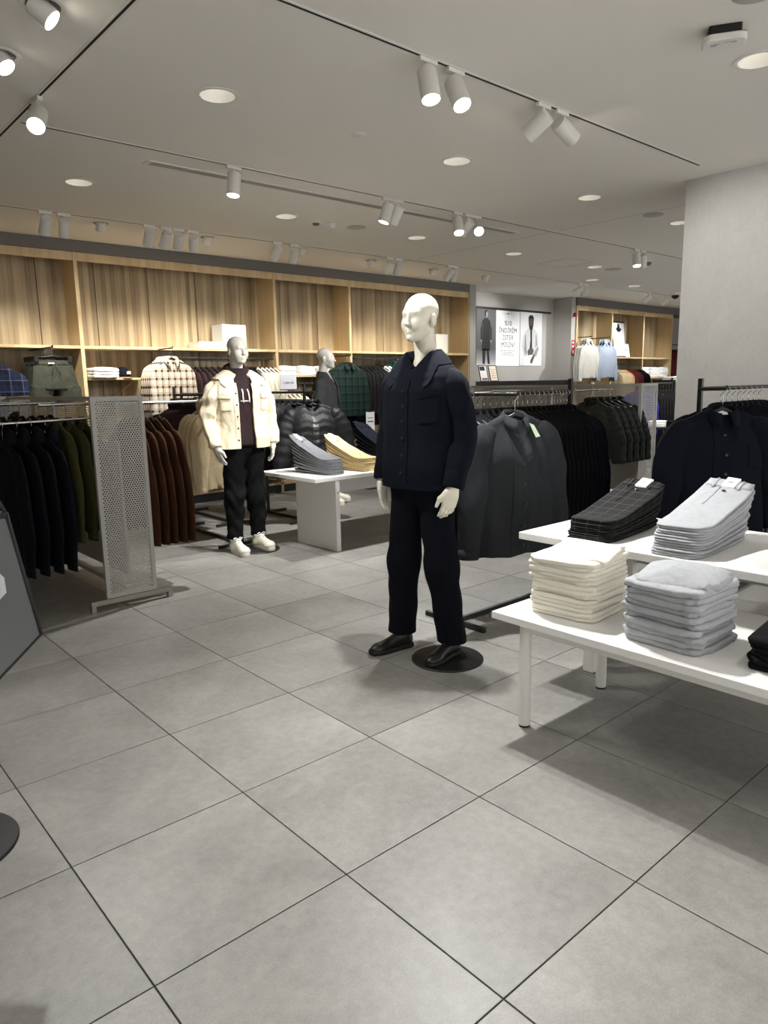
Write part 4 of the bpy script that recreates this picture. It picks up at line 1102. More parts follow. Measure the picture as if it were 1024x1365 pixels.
# taller table
t, ox, oy = white_table('display_table', 'taller white display table with square legs carrying checked and grey trousers', 2.785, 3.56, -1.35, 0.612, 0.72, 0.034)
for x, y in ((3.055, 0.36), (3.40, 0.36), (3.055, -1.1), (3.40, -1.1)):
    box('leg', x-0.028-ox, x+0.028-ox, y-0.028-oy, y+0.028-oy, 0.004, 0.686, M_WHITE_M, t, bevel=0.003)
box('apron', 3.42-ox, 3.44-ox, -1.2-oy, 0.33-oy, 0.50, 0.684, M_GREY_M, t, bevel=0.002)
box('floor_rail', 3.375-ox, 3.425-ox, -1.07-oy, 0.33-oy, 0.0, 0.030, M_BLACK, t)
# middle table, slab legs
t, ox, oy = white_table('display_table', 'white slab-legged display table with folded grey, sand and navy trousers', 3.545, 5.25, 3.345, 4.22, 0.665, 0.034)
for x in (3.79, 4.98):
    lg = box('slab_leg', x-0.022-ox, x+0.022-ox, 3.36-oy, 3.965-oy, 0.0, 0.631, M_WHITE, t, bevel=0.002)
MB().lathe([(0, 0), (0.008, 0), (0.008, 0.003), (0, 0.003)], 14).build('bolt', M_STEEL, t, 'auto', loc=(3.79-ox, 3.3615-oy, 0.52), rot=(PI/2, 0, 0))
box('apron', 3.812-ox, 4.958-ox, 3.86-oy, 3.88-oy, 0.43, 0.631, M_WHITE, t)

# ------------------------------------------------------------------ folded stacks
def pillow(sx, sy, th, seed, amp=0.006, nu=48, sag=0.0, ex=0.16, rise=None, edge=0.004, crease=0.0):
    """one folded garment: rounded slab, soft uneven edges.  Origin at the middle of its underside."""
    rings = []
    ph = [-88, -62, -30, 0, 30, 62, 80]
    inner = (0.94, 0.75, 0.45, 0.15)
    def pt(a, k, zz, top):
        c, s = math.cos(a), math.sin(a)
        x = sx/2*spw(c, ex*2)*k; y = sy/2*spw(s, ex*2)*k
        n = amp*nz(c*2.2+seed, s*2.2, seed*1.7)
        e = edge*nz(c*7+seed, s*7, zz*60+seed)
        x += (n+e)*c; y += (n+e)*s
        z = zz
        if sag: z += sag*(1-(2*x/sx)**2)*(1-(2*y/sy)**2)*(1 if top else 0.8)
        z += crease*nz(x*9+seed, y*9, seed)*(1 if top else 0.6)
        if rise: z += rise(x/sx+0.5, y/sy+0.5)
        return (x, y, z)
    A = [2*PI*(j+0.5)/nu for j in range(nu)]
    for k in inner[::-1]: rings.append([pt(a, k*0.97, 0.0, False) for a in A])
    for p in ph[1:-1]:
        r = math.radians(p)
        rings.append([pt(a, 1-0.035*(1-math.cos(r)), th*(0.5+0.5*math.sin(r)), p > 0) for a in A])
    for k in inner: rings.append([pt(a, k*0.97, th, True) for a in A])
    return MB().loft(rings, True)

def stack(name, cat, n, th, sx, sy, x, y, z, mat, label_top, label_rest, group, rz=0.0, seed=0.0, sag=0.0, jit=0.008, top_extra=None, taper=0.0, crease=0.004):
    for k in range(n):
        tt = th
        s_ = sag*(k/(n-1))**1.5
        mb = pillow(sx-taper*k+RND.uniform(-0.012, 0.012), sy-taper*k+RND.uniform(-0.010, 0.010), tt*1.0, seed+k*1.37, 0.012, sag=s_, crease=0.0015, edge=0.009)
        last = k == n-1
        o = mb.build(name, mat, None, True, loc=(x+RND.uniform(-jit, jit), y+RND.uniform(-jit, jit), z+k*th+0.0005), rot=(0, 0, rz+RND.uniform(-0.03, 0.03)))
        tag(o, label_top if last else '%s, %s from the bottom' % (label_rest, ORD[k]), cat, group)
        if last and top_extra: top_extra(o, tt*1.05+s_)
LT = 0.5005; HT = 0.7205
def cream_top(o, z):
    # front panel folded over and a loose sleeve fold
    mb = pillow(0.30, 0.285, 0.020, 3.3, 0.022, sag=0.030, crease=0.010, edge=0.012); mb.build('folded_sleeve', F_CREAM2, o, True, loc=(0.020, -0.004, z-0.026), rot=(0.0, -0.05, 0.10))
    box('size_tag', 0.14, 0.17, -0.10, -0.092, z-0.014, z-0.004, M_GREY_M, o)
stack('folded_sweatshirt', 'sweatshirt', 13, 0.0182, 0.335, 0.305, 2.545, 0.112, LT, F_CREAM2, 'off-white folded sweatshirt on top of the tall stack on the low table', 'off-white folded sweatshirt in the stack on the low table',
      'off-white sweatshirts on the low table', 0.06, 1.0, 0.016, top_extra=cream_top)
def grey_top(o, z):
    mb = pillow(0.285, 0.27, 0.022, 5.1, 0.024, sag=0.040, crease=0.012, edge=0.012); mb.build('hood', F_GREYM, o, True, loc=(0.015, 0.004, z-0.026), rot=(0.0, -0.06, 0.16))
    MB().tube([(0.08, -0.02, z+0.012), (0.10, -0.05, z+0.016), (0.125, -0.045, z+0.004), (0.12, -0.085, z-0.004)], 0.004, 6).build('drawcord', F_GREYD, o, True)
stack('folded_hoodie', 'hoodie', 10, 0.0225, 0.315, 0.300, 2.50, -0.350, LT, F_GREYM, 'grey marl folded hoodie on top of its stack on the low table', 'grey marl folded hoodie in the stack on the low table',
      'grey marl hoodies on the low table', -0.04, 11.0, 0.020, top_extra=grey_top)
stack('folded_sweatshirt', 'sweatshirt', 5, 0.021, 0.34, 0.34, 2.56, -0.785, LT, F_BLACK, 'black folded sweatshirt on top of the short stack on the low table', 'black folded sweatshirt in the stack on the low table',
      'black sweatshirts on the low table', 0.08, 21.0, 0.02)
stack('folded_trousers', 'trousers', 7, 0.016, 0.50, 0.26, 3.08, -0.640, HT, F_BLACK, 'plain black folded trousers on top of their stack on the taller table', 'plain black folded trousers stacked on the taller table',
      'plain black trousers on the taller table', 0.0, 31.0, 0.0)

def pants_stack(n, th, ln, wd, origin, ang, mat, label_top, label_rest, group, rise=0.14, card=True, seed=0.0, z=HT, fan=0.016, band_mat=None, btn=True):
    """trousers folded once: neat fold at the near end, waist ends fanned and rising at the far end.  Local x runs from fold to waist."""
    for k in range(n):
        up = rise*(k+1)/n
        fn = lambda u, v, up=up: up*max(0.0, u-0.12)**1.5/0.82*(0.92+0.16*v)
        mb = pillow(ln+fan*k*0.25, wd+RND.uniform(-0.006, 0.006), th*1.04, seed+k*0.9, 0.004, 44, rise=fn, edge=0.003, crease=0.003)
        off = Vector((fan*(k-n)*0.35+RND.uniform(-0.004, 0.004), RND.uniform(-0.005, 0.005), 0)); off.rotate(Matrix.Rotation(ang, 3, 'Z'))
        last = k == n-1
        o = mb.build('folded_trousers', mat, None, True, loc=(origin[0]+off.x, origin[1]+off.y, z+k*th+0.0005), rot=(0, 0, ang))
        tag(o, label_top if last else '%s, %s from the bottom' % (label_rest, ORD[k]), 'trousers', group)
        if last:
            L_ = ln+fan*k*0.25
            zt = lambda u, v: th*1.04+fn(u, v)
            def strip(u0, u1, v0, v1, h, nn=8, m=4):
                rows = []
                for i in range(m+1):
                    u = lerp(u0, u1, i/m)
                    a = [((u-0.5)*L_, (lerp(v0, v1, j/nn)-0.5)*wd, zt(u, lerp(v0, v1, j/nn))+h) for j in range(nn+1)]
                    b = [(p[0], p[1], p[2]-h-0.002) for p in a[::-1]]
                    rows.append(a+b)
                q_ = MB().loft(rows, True); return q_
            strip(0.87, 0.965, 0.06, 0.94, 0.004).build('waistband', band_mat or mat, o, True)
            strip(0.55, 0.86, 0.62, 0.66, 0.003).build('fly_seam', mat, o, True)
            for v in (0.25, 0.75): strip(0.84, 0.975, v, v+0.04, 0.007, 2).build('belt_loop', mat, o, True)
            if btn:
                MB().lathe([(0, -0.001), (0.008, -0.001), (0.009, 0.002), (0.006, 0.004), (0, 0.003)], 14).build('button', BUTTON, o, 'auto', loc=((0.80-0.5)*L_, (0.5-0.5)*wd, zt(0.80, 0.5)+0.003))
            if card:
                c_ = strip(0.86, 1.0, 0.36, 0.62, 0.0085, 2, 4).build('label_card', M_PAPER, o)
                strip(0.92, 0.935, 0.44, 0.54, 0.0092, 2, 1).build('print_line', M_INKG, c_)
F_CHECK = plaid('black_windowpane', (24, 24, 24), (20, 20, 20), (78, 78, 76), 14, 14, 0.3)
def check_mat():
    k = NT('black_windowpane_check')
    tc = k.n('ShaderNodeTexCoord'); sp = k.n('ShaderNodeSeparateXYZ'); k.l(tc, 'Object', sp, 0)
    ms = []
    for axn, fr in (('X', 13.0), ('Y', 16.0)):
        m1 = k.n('ShaderNodeMath', operation='MULTIPLY'); m1.inputs[1].default_value = fr; k.l(sp, axn, m1, 0)
        f2 = k.n('ShaderNodeMath', operation='FRACT'); k.l(m1, 0, f2, 0)
        lt = k.n('ShaderNodeMath', operation='LESS_THAN'); lt.inputs[1].default_value = 0.06; k.l(f2, 0, lt, 0); ms.append(lt)
    mx = k.n('ShaderNodeMath', operation='MAXIMUM'); k.l(ms[0], 0, mx, 0); k.l(ms[1], 0, mx, 1)
    mi = k.n('ShaderNodeMix', data_type='RGBA'); mi.inputs[6].default_value = lin((26, 26, 26)); mi.inputs[7].default_value = lin((62, 61, 60)); k.l(mx, 0, mi, 0)
    k.l(mi, 2, k.b, 'Base Color'); k.b.inputs['Roughness'].default_value = 0.9; k.b.inputs['Specular IOR Level'].default_value = 0.2
    return k.m
F_CHECK = check_mat()
pants_stack(11, 0.0088, 0.56, 0.225, (3.150, 0.285), math.radians(4), F_CHECK, 'black windowpane-check folded trousers on top of their stack on the taller table', 'black windowpane-check folded trousers stacked on the taller table', 'black checked trousers on the taller table', 0.115, seed=3)
pants_stack(12, 0.0105, 0.56, 0.225, (3.150, -0.140), math.radians(3), fabric('pale_grey_twill', (168, 170, 174), drape=0.5, var=0.1), 'pale grey folded trousers on top of their stack on the taller table', 'pale grey folded trousers stacked on the taller table', 'pale grey trousers on the taller table', 0.125, seed=5)
ZT = 0.6655
pants_stack(9, 0.0155, 0.50, 0.200, (3.830, 3.735), math.radians(97), F_GREYD, 'faded grey folded jeans on top of their stack on the slab-legged table', 'faded grey folded jeans stacked on the slab-legged table', 'grey jeans on the slab-legged table', 0.19, seed=9, z=ZT)
pants_stack(9, 0.0135, 0.50, 0.215, (4.215, 3.715), math.radians(97), F_TAN, 'sand-coloured folded chinos on top of their stack on the slab-legged table', 'sand-coloured folded chinos stacked on the slab-legged table', 'sand chinos on the slab-legged table', 0.19, seed=13, z=ZT)
pants_stack(9, 0.017, 0.54, 0.24, (4.62, 3.745), math.radians(97), F_NAVY, 'dark navy folded trousers on top of their stack on the slab-legged table', 'dark navy folded trousers stacked on the slab-legged table', 'navy trousers on the slab-legged table', 0.26, card=False, seed=17, z=ZT)
# ------------------------------------------------------------------ free-standing black racks
def rack(label, x, y, ln, rz, z=1.372, top=1.455, foot=0.24, mid=False, ov=0.0):
    t = thing('clothes_rack', label, 'clothes rack', (x, y, 0), rz)
    r = 0.0125
    for px in (0.0, ln): box('post', px-0.0125, px+0.0125, -0.0125, 0.0125, 0.03, top, M_BLACK, t, bevel=0.002)
    MB().tube([(-ov, 0, z), (ln, 0, z)], r, 12).build('rail', M_BLACK, t, 'auto')
    box('floor_beam', 0.013, ln-0.013, -0.0125, 0.0125, 0.005, 0.03, M_BLACK, t)
    for px in (0.0, ln): box('foot', px-0.0135, px+0.0135, -foot, foot, 0.0, 0.03, M_BLACK, t, bevel=0.002)
    return t
def front_arm(t, x, ln, z):
    MB().tube([(x, 0, z), (x, -ln, z), (x, -ln-0.004, z+0.02)], [0.010, 0.010, 0.008], 10).build('front_arm', M_BLACK, t, 'auto')
FX = -PI/2      # garment front towards -X
rk_ = rack('black clothes rack with charcoal and black jackets behind the navy-jacket mannequin', 3.10, 1.335, 1.15, 0, top=1.455)
front_arm(rk_, 0.20, 0.30, 1.372)
pj = make_top('dj', fabric('charcoal_melton', (46, 48, 51), drape=0.4), 'jacket', ws=0.235, wh=0.285, L=0.80, d=0.085, sl=0.72, out=0.10, drop=0.07, sr=(0.098, 0.086, 0.066), detail=True, seed=2.0, fold=0.05)
HG = 'black hangers on the rack behind the navy-jacket mannequin'; HL = 'black hanger with chrome hook on the rack behind the navy-jacket mannequin'
r = place(pj, (3.30, 1.055, 1.372), math.radians(-14), 'charcoal button-front overshirt with pale green tag turned outward on the black rack', None, 'jacket', hang=(HL, HG))
tg = MB(); tg.add([(0.035, -0.085, -0.16), (0.055, -0.10, -0.17), (0.085, -0.12, -0.235), (0.065, -0.108, -0.24), (0.035, -0.088, -0.16), (0.055, -0.103, -0.17), (0.085, -0.123, -0.235), (0.065, -0.111, -0.24)],
                  [(0, 1, 2, 3), (7, 6, 5, 4), (0, 4, 5, 1), (1, 5, 6, 2), (2, 6, 7, 3), (3, 7, 4, 0)])
tg.build('price_tag', plain('pale_green_paper', (206, 228, 196), 0.7), r)
pj2 = make_top('dj2', F_CHAR, 'jacket', ws=0.20, wh=0.215, L=0.80, d=0.05, sl=0.70, out=0.03, drop=0.07, sr=(0.092, 0.08, 0.062), seed=6.0)
row([pj2], (3.16, 1.335, 1.372), (3.56, 1.335, 1.372), 7, FX, 'charcoal overshirt on the packed black rack', 'charcoal overshirts on the black rack', (HL, HG), tw=0.10, anchor='the rack end by the mannequin')
pj3 = make_top('dj3', F_BLACK, 'jacket', ws=0.215, wh=0.225, L=0.80, d=0.042, sl=0.70, out=0.05, drop=0.07, sr=(0.09, 0.08, 0.06), seed=8.0)
row([pj3], (3.56, 1.335, 1.372), (4.05, 1.335, 1.372), 10, FX, 'black jacket in the packed row', 'black jackets on the black rack', (HL, HG), tw=0.06, anchor='the charcoal overshirts')
pj4 = make_top('dj4', F_NAVY2, 'jacket', ws=0.235, wh=0.27, L=0.80, d=0.042, sl=0.70, out=0.05, drop=0.07, sr=(0.09, 0.08, 0.06), seed=9.0)
row([pj4], (4.05, 1.335, 1.372), (4.23, 1.335, 1.372), 5, FX, 'dark navy jacket at the end of the packed black rack', 'navy jackets on the black rack', (HL, HG), tw=0.06, anchor='the black ones')

# rack before the concrete column
rk_ = rack('black clothes rack with navy overshirts in front of the concrete column', 4.31, 0.47, 1.15, 0, z=1.378, top=1.44)
front_arm(rk_, -0.02, 0.16, 1.378)
HG2 = 'black hangers on the rack before the column'; HL2 = 'black hanger with chrome hook on the rack before the concrete column'
pn = make_top('nv', F_NAVY, 'jacket', ws=0.245, wh=0.28, L=0.76, d=0.085, sl=0.62, out=0.10, drop=0.075, sr=(0.10, 0.088, 0.066), detail=True, seed=12.0, fold=0.04)
r = place(pn, (4.29, 0.325, 1.378), math.radians(-42), 'navy overshirt with chest pocket and white neck label, first on the rack before the column', None, 'jacket', hang=(HL2, HG2))
nl_ = box('neck_label', -0.028, 0.028, -0.0015, 0.0015, -0.016, 0.016, M_PAPER, r); nl_.location = (0, -0.004, -0.134); nl_.rotation_euler = (math.radians(-33), 0, 0)
pn2 = make_top('nv2', F_NAVY, 'jacket', ws=0.24, wh=0.27, L=0.76, d=0.05, sl=0.62, out=0.07, drop=0.075, sr=(0.095, 0.082, 0.062), seed=14.0)
row([pn2], (4.55, 0.47, 1.378), (5.20, 0.47, 1.378), 8, FX, 'navy overshirt on the rack before the concrete column', 'navy overshirts before the column', (HL2, HG2), tw=0.14, anchor='the labelled one')

# rack behind the cream-jacket mannequin
rack('black clothes rack with maroon and beige hoodies behind the cream-jacket mannequin', 3.32, 4.22, 1.20, PI/2)
HG3 = 'black hangers behind the cream-jacket mannequin'; HL3 = 'black hanger on the rack behind the cream-jacket mannequin'
pm = make_top('mar', F_MAROON, 'hood', ws=0.26, wh=0.26, L=0.72, d=0.055, sl=0.66, out=0.05, drop=0.09, sr=(0.10, 0.086, 0.056), seed=20.0, name='hoodie', hem=True)
row([pm], (3.32, 4.78, 1.372), (3.32, 5.36, 1.372), 9, 0, 'dark maroon hoodie behind the cream-jacket mannequin', 'maroon hoodies on the black rack', (HL3, HG3), tw=0.12, anchor='the beige ones')
pb = make_top('bei', F_BEIGE, 'hood', ws=0.21, wh=0.215, L=0.74, d=0.06, sl=0.68, out=0.04, drop=0.09, sr=(0.10, 0.088, 0.056), seed=22.0, name='hoodie', hem=True)
row([pb], (3.32, 4.42, 1.372), (3.32, 4.76, 1.372), 4, 0, 'beige hoodie on the rack behind the cream-jacket mannequin', 'beige hoodies on the black rack', (HL3, HG3), tw=0.14, anchor='the mannequin')
rack('black clothes rack with khaki shirts between the maroon hoodies and the oak wall', 3.80, 5.15, 1.10, PI/2)
HG4 = 'black hangers near the oak wall'; HL4 = 'black hanger on the khaki-shirt rack near the oak wall'
pk = make_top('kha', F_KHAKI, 'shirt', ws=0.24, wh=0.25, L=0.72, d=0.05, sl=0.60, out=0.05, drop=0.08, sr=(0.09, 0.078, 0.056), seed=24.0, name='shirt')
row([pk], (3.80, 5.9, 1.372), (3.80, 6.22, 1.372), 4, 0, 'khaki shirt hanging on the rack near the oak wall', 'khaki shirts on the rack', (HL4, HG4))
pm2 = make_top('mar2', F_CHAR, 'hood', ws=0.25, wh=0.26, L=0.74, d=0.055, sl=0.66, out=0.05, drop=0.09, sr=(0.10, 0.086, 0.056), seed=25.0, name='hoodie', hem=True)
row([pm2], (3.80, 5.35, 1.372), (3.80, 5.85, 1.372), 6, 0, 'charcoal hoodie hanging beside the khaki shirts near the oak wall', 'charcoal hoodies on the khaki-shirt rack', (HL4, HG4))

# rack of black puffers behind the slab-legged table
rack('black clothes rack with black puffer jackets behind the slab-legged table', 4.42, 4.70, 0.80, PI/2, ov=0.18)
HG5 = 'hangers on the puffer rack'; HL5 = 'black hanger on the puffer-jacket rack'
pp = make_top('puf', F_BLACKP, 'puffer', ws=0.25, wh=0.28, L=0.74, d=0.11, sl=0.68, out=0.13, drop=0.07, sr=(0.115, 0.105, 0.08), quilt=9, q=0.022, seed=30.0, detail=False, name='puffer_jacket', fold=0.03)
place(pp, (4.42, 4.56, 1.372), math.radians(-22), 'black quilted puffer jacket facing the slab-legged table, first on its rack', None, 'jacket', hang=(HL5, HG5))
for k in range(4):
    place(pp, (4.42, 4.84+0.11*k, 1.372), -0.2+RND.uniform(-0.015, 0.015), 'black quilted puffer jacket, %s behind the front one on the puffer rack' % ORD[k], 'black puffers on their rack', 'jacket', hang=(HL5, HG5), scale=squash(pp, 0.11))
pbg = make_top('bei2', F_BEIGE, 'puffer', ws=0.23, wh=0.25, L=0.70, d=0.07, sl=0.62, out=0.06, drop=0.08, sr=(0.09, 0.08, 0.06), quilt=0, seed=33.0, name='jacket')
place(pbg, (4.42, 5.37, 1.372), -0.15, 'beige jacket hung behind the black puffers on their rack', None, 'jacket', hang=(HL5, HG5))
t = thing('price_sign', 'grey price card standing on the rail of the puffer rack', 'price sign', (4.42, 4.98, 1.3845), math.radians(-20))
box('card', -0.095, 0.085, -0.003, 0.003, 0.022, 0.165, plain('grey_card', (178, 176, 182), 0.6), t)
box('holder', -0.098, 0.088, -0.008, 0.008, 0.012, 0.022, M_BLACK_PL, t)
box('stem', -0.004, 0.004, -0.004, 0.004, 0.0, 0.012, M_BLACK_PL, t)
def text(s, size, loc, rot, mat, parent, name='lettering', bold=0.0, align='CENTER', depth=0.0006):
    c = bpy.data.curves.new(name, 'FONT'); c.body = s; c.size = size; c.align_x = align; c.extrude = depth; c.offset = bold
    o = bpy.data.objects.new(name, c); COL.objects.link(o)
    dg = bpy.context.evaluated_depsgraph_get(); me = bpy.data.meshes.new_from_object(o.evaluated_get(dg))
    bpy.data.objects.remove(o); bpy.data.curves.remove(c)
    me.name = name; me.materials.clear(); me.materials.append(mat)
    return link(name, me, parent, loc, rot)
text('1,499.99', 0.034, (-0.005, -0.0035, 0.076), (PI/2, 0, 0), M_INK, t, bold=0.0004)

# ------------------------------------------------------------------ perforated stands (gondolas)
def perforated(wd, ht, pitch=0.0165, hole=0.0050):
    """steel sheet with real round holes in staggered rows, in the local XZ plane"""
    mb = MB()
    nx = int(wd/pitch); nzz = int(ht/(pitch*0.87)); px, pz = wd/nx, ht/nzz
    for j in range(nzz):
        odd = j % 2; cz = (j+0.5)*pz
        if odd:
            for x0, x1 in ((0, px/2), (wd-px/2, wd)): mb.add([(x0, 0, cz-pz/2), (x1, 0, cz-pz/2), (x1, 0, cz+pz/2), (x0, 0, cz+pz/2)], [(0, 1, 2, 3)])
        for i in range(nx-odd):
            cx = (i+0.5+0.5*odd)*px; sq = []; ci = []
            for k in range(8):
                a = PI/4*k; m_ = max(abs(math.cos(a)), abs(math.sin(a)))
                sq.append((cx+px/2*math.cos(a)/m_, 0, cz+pz/2*math.sin(a)/m_)); ci.append((cx+hole*math.cos(a), 0, cz+hole*math.sin(a)))
            mb.add(sq+ci, [(k, (k+1) % 8, 8+(k+1) % 8, 8+k) for k in range(8)])
    return mb
def gondola(label, x, y, ln, wd=0.345, ht=1.395, feet=0.56):
    """runs along +Y from (x, y); perforated end frames, solid spine"""
    t = thing('clothes_stand', label, 'clothes stand', (x, y, 0))
    for k, yy in enumerate((0.0, ln)):
        fr = MB(); b = 0.026
        fr.box(-wd/2, -wd/2+b, yy-0.016, yy+0.016, 0.075, ht); fr.box(wd/2-b, wd/2, yy-0.016, yy+0.016, 0.075, ht)
        fr.box(-wd/2+b, wd/2-b, yy-0.016, yy+0.016, ht-b, ht); fr.box(-wd/2+b, wd/2-b, yy-0.016, yy+0.016, 0.075, 0.075+b)
        fo = fr.build('end_frame', M_GREY_M, t)
        pf = perforated(wd-2*b, ht-0.075-2*b).build('perforated_sheet', M_GREY_M, fo, loc=(-wd/2+b, yy-0.008, 0.075+b))
        fb = MB(); fb.box(-feet/2, feet/2, yy-0.02, yy+0.02, 0.040, 0.072); fb.box(-feet/2, -feet/2+0.03, yy-0.02, yy+0.02, 0, 0.040); fb.box(feet/2-0.03, feet/2, yy-0.02, yy+0.02, 0, 0.040)
        fb.build('foot', M_STEEL, t)
    n = int(round(ln/1.27)); seg = ln/n
    for k in range(n):
        box('spine_panel', -0.008, 0.008, 0.017+k*seg, (k+1)*seg-0.017, 0.20, 1.10, M_GREY_M, t)
        pf = perforated(seg-0.04, 0.26, 0.018, 0.0055)
        pf.v = [(p[1], p[0], p[2]) for p in pf.v]
        pf.build('perforated_sheet', M_GREY_M, t, loc=(0, 0.02+k*seg, 1.105))
        if k: box('middle_post', -0.02, 0.02, k*seg-0.015, k*seg+0.015, 0.05, ht-0.02, M_GREY_M, t)
    box('top_rail', -0.02, 0.02, 0.016, ln-0.016, ht-0.028, ht, M_GREY_M, t)
    box('bottom_rail', -0.02, 0.02, 0.016, ln-0.016, 0.09, 0.12, M_GREY_M, t)
    return t
def stand_arm(t, y, ln, z0, z1, sx):
    MB().tube([(sx*0.01, y, z0), (sx*0.06, y, z0), (sx*ln, y, z1), (sx*(ln+0.004), y, z1+0.018)], [0.0095, 0.0095, 0.0095, 0.008], 10).build('arm', M_CHROME, t, 'auto')
gl = gondola('pale grey clothes stand with tall perforated end sheet, olive and navy jackets on it', 1.84, 3.14, 2.54)
stand_arm(gl, 0.46, 0.34, 1.345, 1.345, -1); stand_arm(gl, 0.34, 0.72, 1.25, 1.235, -1); stand_arm(gl, 1.12, 0.72, 1.345, 1.345, -1); stand_arm(gl, 0.46, 0.80, 1.34, 1.34, 1); stand_arm(gl, 1.90, 0.7, 1.345, 1.345, -1)
HG6 = 'hangers on the perforated stand'; HL6 = 'black hanger on the pale grey perforated stand'
po = make_top('oli', F_OLIVE, 'jacket', ws=0.225, wh=0.25, L=0.74, d=0.06, sl=0.70, out=0.06, drop=0.085, sr=(0.095, 0.08, 0.056), seed=40.0, detail=True)
for k in range(3):
    place(po, (1.58+0.085*k, 3.60, 1.345), FX+0.08+RND.uniform(-0.012, 0.012), 'olive cotton overshirt beside the perforated end sheet, %s from the navy coats' % ORD[k], 'olive overshirts on the perforated stand', 'jacket', hang=(HL6, HG6), scale=squash(po, 0.085))
pv = make_top('nvl', F_NAVY2, 'hood', ws=0.245, wh=0.27, L=0.80, d=0.07, sl=0.74, out=0.05, drop=0.085, sr=(0.10, 0.09, 0.066), seed=42.0, name='coat')
for k in range(4):
    place(pv, (1.23+0.085*k, 3.48, 1.238), FX+0.05+RND.uniform(-0.012, 0.012), 'dark navy hooded coat on the perforated stand, %s from the arm tip' % ORD[k], 'navy coats on the perforated stand', 'coat', hang=(HL6, HG6), scale=squash(pv, 0.085))
pbk = make_top('bkl', F_BLACK, 'jacket', ws=0.23, wh=0.26, L=0.78, d=0.05, sl=0.70, out=0.05, drop=0.085, sr=(0.09, 0.08, 0.06), seed=44.0)
row([pbk], (1.18, 4.26, 1.345), (1.78, 4.26, 1.345), 9, FX, 'black jacket on the farther arm of the perforated stand', 'black jackets on the perforated stand', (HL6, HG6))
ppl = make_top('plm', F_BROWNP, 'puffer', ws=0.24, wh=0.26, L=0.76, d=0.10, sl=0.66, out=0.09, drop=0.08, sr=(0.11, 0.10, 0.07), quilt=10, q=0.014, seed=46.0, name='puffer_jacket')
row([ppl], (1.20, 5.04, 1.345), (1.78, 5.04, 1.345), 4, FX, 'dark plum puffer jacket at the back of the perforated stand', 'plum puffers on the perforated stand', (HL6, HG6))
pr_ = make_top('brn', F_BROWN, 'crew', ws=0.26, wh=0.255, L=0.76, d=0.05, sl=0.76, out=0.13, drop=0.12, sr=(0.10, 0.085, 0.056), seed=48.0, name='sweatshirt', hem=True, fold=0.025)
for k in range(5):
    place(pr_, (2.10+0.064*k, 3.66, 1.34), FX+0.03+RND.uniform(-0.012, 0.012), 'rust-brown sweatshirt behind the perforated end sheet, %s from the stand spine' % ORD[k], 'rust-brown sweatshirts on the perforated stand', 'sweatshirt', hang=(HL6, HG6), scale=squash(pr_, 0.064))

gr = gondola('pale grey clothes stand with green puffers beyond the packed black rack', 7.42, 2.50, 2.54)
stand_arm(gr, 0.42, 0.75, 1.335, 1.335, -1); stand_arm(gr, 1.7, 0.6, 1.335, 1.335, -1)
pg = make_top('grn', F_GREENP, 'puffer', ws=0.24, wh=0.26, L=0.60, d=0.11, sl=0.56, out=0.11, drop=0.08, sr=(0.11, 0.10, 0.075), quilt=9, q=0.016, seed=50.0, name='puffer_jacket')
for k in range(5):
    place(pg, (6.78+0.125*k, 2.80, 1.335), FX+0.04+RND.uniform(-0.012, 0.012), 'dark green quilted puffer jacket on the far stand, %s from the arm tip' % ORD[k], 'green puffers on the far stand', 'jacket', hang=('black hanger on the far clothes stand', 'hangers on the far stand'), scale=squash(pg, 0.125))

# ------------------------------------------------------------------ on the oak wall
def face_out(proto, x, z, n, label, group, cat, hl, y0=6.42, dy=0.06, arm_mat=M_BLACK):
    a = tag(MB().tube([(0, 7.15-y0, 0), (0, -0.02, 0), (0, -0.024, 0.02)], 0.008, 8).build('garment_peg', arm_mat, None, 'auto', loc=(x, y0, z)), 'black arm on the oak wall carrying %s' % hl, 'display arm')
    for k in range(n):
        place(proto, (x, y0+0.02+dy*k, z), RND.uniform(-0.012, 0.012), label+', %s from the peg tip' % ORD[k], group, cat, scale=squash(proto, dy) if k else squash(proto, dy*1.6), hang=('black hanger with %s on the oak wall' % hl, 'hangers with %s' % hl))
ps = make_top('pla', F_PLAID, 'shirt', ws=0.185, wh=0.20, L=0.74, d=0.055, sl=0.62, out=0.045, drop=0.085, sr=(0.088, 0.08, 0.058), seed=60.0, name='shirt')
face_out(ps, 3.80, 1.895, 5, 'cream and brown plaid shirt hanging face-out on the oak wall', 'plaid shirts on the oak wall', 'shirt', 'plaid shirts')
pnp = make_top('npl', F_PLAIDN, 'shirt', ws=0.235, wh=0.26, L=0.72, d=0.06, sl=0.60, out=0.07, drop=0.085, sr=(0.088, 0.08, 0.058), seed=62.0, name='shirt')
face_out(pnp, 1.90, 1.83, 4, 'navy plaid shirt face-out on the oak wall', 'navy plaid shirts on the oak wall', 'shirt', 'navy plaid shirts')
